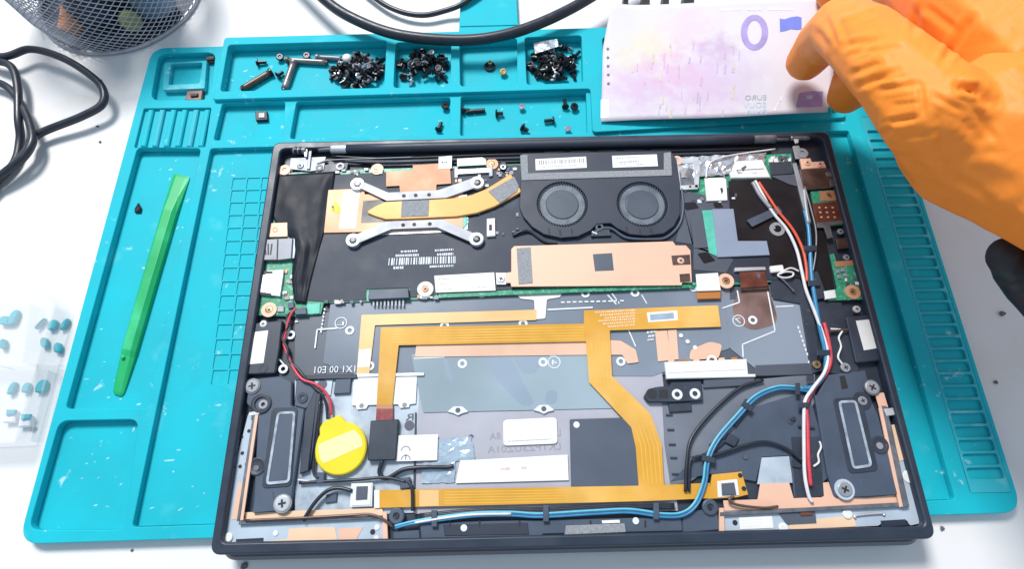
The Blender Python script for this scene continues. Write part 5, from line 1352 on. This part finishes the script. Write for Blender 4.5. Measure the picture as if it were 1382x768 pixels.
zero.add(q_, [(k, (k + 1) % n_, n_ + (k + 1) % n_, n_ + k) for k in range(n_)]).build('zero_numeral', 'ink_violet', note)
on_note('flag_emblem', [(1054, 45), (1060, 44), (1068, 41), (1076, 42), (1082, 41), (1082, 24), (1076, 22.5), (1068, 24), (1060, 27), (1053.5, 26)], 'ink_blue')
note_text('EURO', 1009, 129, 1037, 135.5, 'ink_grey')
note_text('SOUV', 1007, 138, 1037, 145.5, 'ink_cyan')
note_text('ENIR', 1010, 148, 1038, 153.5, 'ink_cyan')
for k in range(14):
    if k not in (4, 8): on_note('print_fleck', [(976 + k * 7, 14), (980.5 + k * 7, 14), (980.5 + k * 7, 10.5), (976 + k * 7, 10.5)], 'pale_stripe')
for k in range(5): 
    c = (819 + k * 0.5, 69 + k * 11.8)
    on_note('star_dot', [(c[0] + 2.6 * math.cos(t * math.pi / 5) * (1 if t % 2 else 0.6), c[1] + 2.6 * math.sin(t * math.pi / 5) * (1 if t % 2 else 0.6)) for t in range(10)][::-1], 'print_dark')
on_note('silver_patch', [(811.5, 160), (822, 159), (822, 136), (811, 137)], 'holo_patch')
on_note('hologram', [(1076, 145), (1094, 145), (1110, 144), (1112, 124), (1092, 124), (1080, 127)], 'ink_violet')
on_note('hologram_core', [(1088, 141), (1098, 140), (1098, 129), (1090, 130)], 'ink_cyan')
for x, y in ((1049, 147), (1056, 134), (1052, 141)):
    on_note('print_fleck', [(x - 2.5, y + 3), (x + 1, y + 3), (x + 3, y - 3), (x - 0.5, y - 3)], 'pale_stripe')
RN = random.Random(5)
for k in range(44):
    x, y = RN.uniform(850, 1000), RN.uniform(55, 150); w, h = RN.uniform(1.5, 4), RN.uniform(4, 14)
    on_note('print_fleck', [(x, y + h), (x + w * 0.7, y + h), (x + w, y), (x + 1, y)], RN.choice(('fleck_pink', 'fleck_cream', 'fleck_lilac')) if 'fleck_pink' in MATS else 'pale_stripe')

# ------------------------------------------------------------------ gloved hand
hand_chains = [
    # forefinger: knuckle -> middle joint -> tip on the note
    [(1316, 196, 108, 84), (1262, 152, 118, 68), (1215, 102, 116, 57), (1168, 58, 102, 49), (1134, 36, 82, 39), (1108, 56, 58, 32), (1088, 82, 40, 26)],
    # middle finger, tucked under
    [(1290, 190, 90, 66), (1225, 130, 74, 46), (1182, 95, 58, 40), (1158, 110, 46, 34), (1143, 128, 36, 25)],
    # ring and little finger, hidden below
    [(1310, 215, 84, 66), (1262, 190, 66, 42), (1236, 160, 52, 34), (1224, 130, 42, 28)],
    [(1330, 235, 80, 62), (1290, 220, 64, 38), (1262, 190, 52, 30), (1250, 168, 44, 26)],
    # thumb, running beside the forefinger
    [(1410, 112, 106, 98), (1358, 60, 104, 72), (1304, 10, 96, 66), (1252, -34, 80, 57), (1200, -50, 60, 46), (1160, -38, 46, 36), (1130, -12, 40, 27)],
    # back of the hand to wrist and forearm
    [(1318, 186, 108, 95), (1345, 186, 110, 113), (1400, 210, 114, 114), (1490, 262, 122, 112), (1610, 345, 132, 128), (1770, 445, 142, 140)],
    [(1400, 130, 104, 84), (1450, 150, 110, 118), (1520, 220, 118, 126)],
    [(1352, 22, 94, 72), (1410, 40, 104, 100), (1480, 110, 112, 120)],
]
hb = bmesh.new()
for ch_ in hand_chains:
    pts = [P(x, y, z) for x, y, z, r in ch_]
    rad = [r * depth_scale(p) for p, (x, y, z, r) in zip(pts, ch_)]
    for i in range(len(pts) - 1):
        n = max(3, int((pts[i + 1] - pts[i]).length / 3.0))
        for k in range(n + 1):
            t = k / n
            c = pts[i].lerp(pts[i + 1], t); r = rad[i] + (rad[i + 1] - rad[i]) * t
            bmesh.ops.create_icosphere(hb, subdivisions=2, radius=r * S, matrix=Matrix.Translation(c * S))
me = bpy.data.meshes.new('hand_raw'); hb.to_mesh(me); hb.free()
tmp = bpy.data.objects.new('hand_raw', me); COL.objects.link(tmp)
rm = tmp.modifiers.new('r', 'REMESH'); rm.mode = 'VOXEL'; rm.voxel_size = 0.0008
s1 = tmp.modifiers.new('s', 'SMOOTH'); s1.factor = 0.5; s1.iterations = 14
dg = bpy.context.evaluated_depsgraph_get()
hm = bpy.data.meshes.new_from_object(tmp.evaluated_get(dg))
bpy.data.objects.remove(tmp)
def pic(p):
    q = CAM_R.transposed() @ (p - CAM_LOC)
    return IW / 2 + FPX * q.x / -q.z, IH / 2 - FPX * q.y / -q.z
# folds of the loose glove: picture segment, depth mm, width
folds = [((1139, 62), (1188, 51), 1.3, 4), ((1147, 76), (1178, 56), 1.0, 4), ((1149, 99), (1188, 84), 1.2, 4), ((1155, 118), (1212, 95), 1.2, 4), ((1189, 121), (1238, 113), 1.1, 4),
         ((1198, 165), (1238, 158), 1.6, 4), ((1188, 182), (1206, 172), 1.0, 4), ((1243, 116), (1246, 158), 1.0, 4), ((1292, 116), (1318, 122), 2.6, 5), ((1318, 122), (1338, 142), 2.0, 6),
         ((1312, 22), (1272, 84), 1.6, 5), ((1238, 12), (1233, 45), 1.0, 5), ((1128, 18), (1160, 10), 0.8, 4), ((1165, 22), (1180, 17), 0.7, 3), ((1122, 20), (1138, 60), -1.0, 4),
         ((1265, 150), (1270, 210), 0.7, 5), ((1280, 175), (1283, 240), 0.6, 6), ((1200, 205), (1250, 228), 0.7, 5), ((1300, 160), (1312, 178), 0.8, 6), ((1330, 60), (1372, 40), 0.5, 8), ((1345, 300), (1382, 270), 0.8, 8),
         ((1258, 128), (1300, 150), 0.9, 4), ((1215, 185), (1262, 178), 0.8, 4), ((1225, 208), (1290, 214), 0.6, 5), ((1272, 232), (1330, 262), 0.5, 6), ((1300, 210), (1352, 205), 0.5, 6), ((1318, 155), (1345, 190), 0.7, 5), ((1350, 90), (1382, 120), 0.5, 7), ((1248, 8), (1290, 40), 0.8, 5), ((1102, 40), (1118, 62), 0.7, 4), ((1080, 66), (1100, 92), 0.4, 4), ((1170, 70), (1215, 62), 0.6, 3), ((1180, 108), (1225, 104), 0.6, 3), ((1205, 142), (1240, 138), 0.7, 3), ((1255, 170), (1262, 205), -0.6, 6)]
hm.update()
nors = [v.normal.copy() for v in hm.vertices]
for v, nrm in zip(hm.vertices, nors):
    p = v.co / S
    x, y = pic(p)
    if nrm.dot(CAM_LOC - p) < 0 or x > 1420: continue
    d = 0.0
    for (ax, ay), (bx_, by_), amp, w in folds:
        w = w * 1.05
        dx, dy = bx_ - ax, by_ - ay
        t = max(0.0, min(1.0, ((x - ax) * dx + (y - ay) * dy) / (dx * dx + dy * dy)))
        ex, ey = x - ax - dx * t, y - ay - dy * t
        q = ex * ex + ey * ey
        if q < w * w * 9:
            end = min(1.0, 4 * min(t, 1 - t) + 0.35)
            amp_ = amp * (0.62 if amp < 2 else 0.75)
            d -= amp_ * end * math.exp(-q / (w * w))
            d += 0.45 * amp_ * end * math.exp(-((math.sqrt(q) - 2.0 * w) ** 2) / (w * w))
    n3 = mnoise.noise(Vector((p.x * 0.09, p.y * 0.09, p.z * 0.09)))
    n4 = mnoise.noise(Vector((p.x * 0.25 + 7, p.y * 0.25, p.z * 0.25)))
    v.co = v.co + nrm * ((d + 0.18 * n3 + 0.10 * n4) * S)
hm.polygons.foreach_set('use_smooth', [True] * len(hm.polygons))
hm.name = 'gloved_hand'
hm.materials.clear(); hm.materials.append(MATS['glove'])
ho = bpy.data.objects.new('gloved_hand', hm)
COL.objects.link(ho); WLOC[ho.name] = Vector((0, 0, 0))
tag(ho, 'hand in an orange rubber glove reaching in, pinching the banknote', 'hand')
strap = MB().tube([P(1352, 344, 96), P(1372, 356, 92), P(1400, 384, 90), P(1440, 430, 94)], [7, 10.5, 11.5, 11], n=18, flat=0.8).build('wrist_strap', 'rubber_black', None, 'rounded black strap end under the wrist of the gloved hand', 'strap')

# ------------------------------------------------------------------ cables
def cable(name, pts, r, label):
    return MB().tube([P(*p) for p in pts], r, n=14, per=12).build(name, 'black_cable', None, label, 'cable', 'black cables on the table')
cable('thick_cable', [(380, -60, 20), (437, -2, 18), (480, 26, 17), (540, 47, 16), (620, 54, 15), (680, 47, 16), (740, 26, 17), (800, -6, 18), (860, -50, 20)], 3.5, 'thick black cable curving across the back edge of the mat')
cable('thin_cable', [(450, -50, 5), (505, -4, 5), (537, 14, 5), (570, 20, 5), (600, 14, 5.5), (625, 4, 7.6), (660, -20, 8)], 1.8, 'thin black cable hanging behind the thick one at the top edge')
cable('coiled_cable', [(-70, 60, 9), (0, 76, 9), (40, 66, 9), (80, 76, 10), (115, 96, 10), (138, 118, 10), (138, 140, 9), (110, 157, 8), (50, 182, 6), (35, 205, 7), (0, 240, 6), (-60, 290, 4), (-150, 250, 4), (-120, 150, 4), (-60, 110, 5), (0, 112, 6),
                       (28, 140, 7), (42, 172, 9), (42, 196, 10), (20, 222, 9), (-30, 250, 6), (-110, 240, 4), (-90, 130, 5), (-30, 84, 6), (0, 83, 8), (17, 92, 9), (24, 118, 9), (25, 160, 8), (27, 190, 4), (15, 226, 3), (-40, 270, 3)], 2.35, 'black cable lying in loops on the white table beside the mesh basket')

# ------------------------------------------------------------------ wire mesh basket, top left
ctr = Vector((-292, 248, 0)); RB = 57.0
bk = thing('mesh_basket', ctr, 'round metal mesh basket standing at the back left corner of the table', 'basket')
nA, nH, HH = 62, 30, 62.0
vs_, fs_ = [], []
for j in range(nH + 1):
    for i in range(nA):
        a = 2 * math.pi * (i + 0.5 * (j % 2)) / nA
        z = 1.5 + HH * j / nH
        r = RB * (0.94 + 0.06 * min(1, j / 8)) + 0.05 * z
        vs_.append(ctr + Vector((r * math.cos(a), r * math.sin(a), z)))
for j in range(0, nH - 1):
    for i in range(nA):
        if j % 2 == 0: l, r_ = (i - 1) % nA, i
        else: l, r_ = i, (i + 1) % nA
        fs_.append((j * nA + i, (j + 1) * nA + r_, (j + 2) * nA + i, (j + 1) * nA + l))
bw = MB().add(vs_, fs_).build('mesh_wall', 'basket_wire', bk)
wm_ = bw.modifiers.new('wire', 'WIREFRAME'); wm_.thickness = 0.0008; wm_.use_even_offset = False
MB().tube([ctr + Vector((RB * 0.955 * math.cos(a), RB * 0.955 * math.sin(a), 1.6)) for a in [2 * math.pi * k / 40 for k in range(41)]], 1.5, n=10, per=2).build('bottom_ring', 'basket_wire', bk)
MB().tube([ctr + Vector(((RB + 3.2) * math.cos(a), (RB + 3.2) * math.sin(a), HH + 1.5)) for a in [2 * math.pi * k / 40 for k in range(41)]], 1.8, n=10, per=2).build('top_ring', 'basket_wire', bk)
MB().lathe(ctr + Vector((0, 0, 0.4)), [(RB * 0.93, 0), (RB * 0.93, 0.8)], n=48).build('bottom_sheet', 'navy_dark', bk)
def in_basket(name, a, b, r, m_, label, cat):
    o_ = MB().tube([Vector(a) + ctr, (Vector(a) + Vector(b)) / 2 + ctr, Vector(b) + ctr], [r, r, r * 0.9], n=14)
    return o_.build(name, m_, None, label, cat)
MB().tube([P(93, 44, 9), P(99, 20, 14), P(103, -30, 26)], [6.5, 7, 7], n=14).build('orange_handle', 'handle_orange', None, 'orange screwdriver handle seen through the mesh basket', 'screwdriver')
oc = P(178, 28, 15)
MB().lathe(oc, [(6.2, -14), (6.4, -1.5), (5.4, -0.3), (3.0, 0)], n=20, smooth=True, axis=(CAM_LOC - oc) + Vector((60, 0, -40))).build('olive_handle', 'olive_cap', None, 'olive round handle end seen through the mesh basket', 'handle')
in_basket('navy_handle', (-4, -25, 9), (-2, -18, 84), 17, 'navy_dark', 'thick dark navy tool roll in the middle of the mesh basket', 'tool roll')
in_basket('grey_blue_tool', (33, -22, 8), (30, -14, 82), 13, 'blue_grey_tool', 'grey blue tool at the right side of the mesh basket', 'tool')
in_basket('tool_bundle', (-6, 14, 14), (-4, 14, 80), 22, 'rubber_black', 'black bundle at the back of the mesh basket', 'tool bundle')

# ------------------------------------------------------------------ clear box with teal pieces, lower left
box = thing('clear_box', P(10, 500, 0), 'clear plastic compartment box at the left edge of the table', 'box')
fp = [(-120, 392), (70, 394), (100, 422), (50, 602), (-150, 612)]
oz = PP(fp, 0.6)
MB().prism(oz, 0.05, 0.8).build('floor', 'clear_plastic', box)
o2 = round_poly(oz, 3); i2 = inset(o2 if area2(o2) > 0 else o2[::-1], 1.4)
sheet('wall', [o2, i2], 0.85, 13, 0.3, 'clear_plastic', box)
MB().prism(inset(oz if area2(oz) > 0 else oz[::-1], 0.4), 13.1, 14.2, 0.3).build('lid', 'clear_plastic', box)
for a, b in (((0, 494), (78, 492)), ((40, 410), (30, 490)), ((64, 500), (40, 596)), ((-100, 494), (0, 494))):
    d = Vector((b[0] - a[0], b[1] - a[1])).normalized(); n = Vector((-d.y, d.x)) * 1.2
    plate('divider', [(a[0] + n.x, a[1] + n.y), (b[0] + n.x, b[1] + n.y), (b[0] - n.x, b[1] - n.y), (a[0] - n.x, a[1] - n.y)], 10, 9.1, 'clear_plastic', box)
TL = ['largest teal piece in the back left compartment of the clear box', 'teal piece cut by the picture edge, back left compartment', 'darkest teal piece, left of three in the back row', 'middle teal piece of three in the back row beside the mat',
      'teal piece closest to the mat edge in the back row', 'teal piece in the second row, left one of a pair', 'teal piece in the second row, right one of a pair', 'small teal piece at the picture edge in the second row',
      'narrow teal piece, left of three in the front compartment', 'teal piece in the middle of three in the front compartment', 'broad teal piece, right of three in the front compartment']
for k, (x, y, w, h, a) in enumerate(((16, 428, 8, 12, 0.3), (5, 432, 9, 7, 0), (53, 436, 7, 8, 0.6), (69, 438, 7, 8, 0.2), (85, 437, 6, 9, 0.4), (58, 462, 6, 8, -0.1), (76, 469, 6, 8, 0),
                                      (2, 464, 5, 8, 0), (14, 524, 6, 10, 0.3), (33, 523, 6, 8, 0.2), (54, 521, 9, 10, 0.2))):
    c, s_ = math.cos(a), math.sin(a)
    pts = [(x + c * w * p - s_ * -h * q, y + s_ * -w * p - c * h * q) for p, q in ((-0.8, -0.8), (0.7, -0.9), (0.9, 0.3), (0.4, 0.9), (-0.5, 0.8), (-0.9, 0.1))]
    plate('teal_piece', pts, 3.4, 2.5, 'teal_piece', None, bevel=0.6, rad=1.5, label=TL[k], cat='plastic piece', group='teal pieces in the clear box')
for x, y, label in ((12, 562, 'clear teal topped cap at the left, lower compartment of the box'), (32, 568, 'clear teal topped cap at the right, lower compartment of the box')):
    t = thing('capped_piece', P(x, y, 0.8), label, 'plastic piece')
    plate('body', [(x - 9, y + 9), (x + 7, y + 8), (x + 9, y - 7), (x - 6, y - 8)], 3.6, 2.7, 'pale_stripe', t, bevel=0.6)
    plate('cap', [(x - 5, y - 1), (x + 7, y - 3), (x + 9, y - 9), (x - 4, y - 9)], 5.0, 1.35, 'teal_piece', t, bevel=0.4)
# ------------------------------------------------------------------ stacked cards behind the note and crumbs
for k, (x, w) in enumerate(((843, 6), (868, 10), (896, 8), (924, 14))):
    plate('black_connector', [(x, -14), (x + w, -14), (x + w - 1, 6), (x - 1, 6)], 9.5, 9.4, 'rubber_black', None, bevel=0.6, label=('thin black connector at the back edge, leftmost behind the banknote', 'black connector second from left behind the banknote', 'black connector third from left behind the banknote', 'widest black connector behind the banknote, rightmost of four')[k], cat='connector', group='connectors behind the banknote')
for x, y, r, label in ((136, 109, 1.3, 'grey crumb beside the bend of the coiled cable'), (131, 170, 1.0, 'dark crumb between the coiled cable and the mat'), (135, 191, 1.0, 'small dark crumb in front of the coiled cable bend'), (1353, 423, 1.8, 'dark crumb on the table right of the mat ladder'),
                        (1344, 516, 1.2, 'grey crumb on the table lower right of the mat'), (46, 579, 1.6, 'dark crumb beside the clear box'), (330, 764, 1.8, 'grey crumb at the front edge below the laptop'), (178, 743, 0.7, 'tiny crumb in front of the mat edge'), (1272, 714, 1.2, 'pale crumb beside the laptop front right corner')):
    b = bmesh.new(); bmesh.ops.create_icosphere(b, subdivisions=1, radius=r * S)
    R_ = random.Random(int(x))
    for v in b.verts: v.co *= R_.uniform(0.6, 1.25); v.co.z *= 0.6
    me = bpy.data.meshes.new('crumb'); b.to_mesh(me); b.free(); me.materials.append(MATS['crumb'])
    o = bpy.data.objects.new('crumb', me); o.location = P(x, y, 0.5 * r) * S; COL.objects.link(o); tag(o, label, 'crumb')
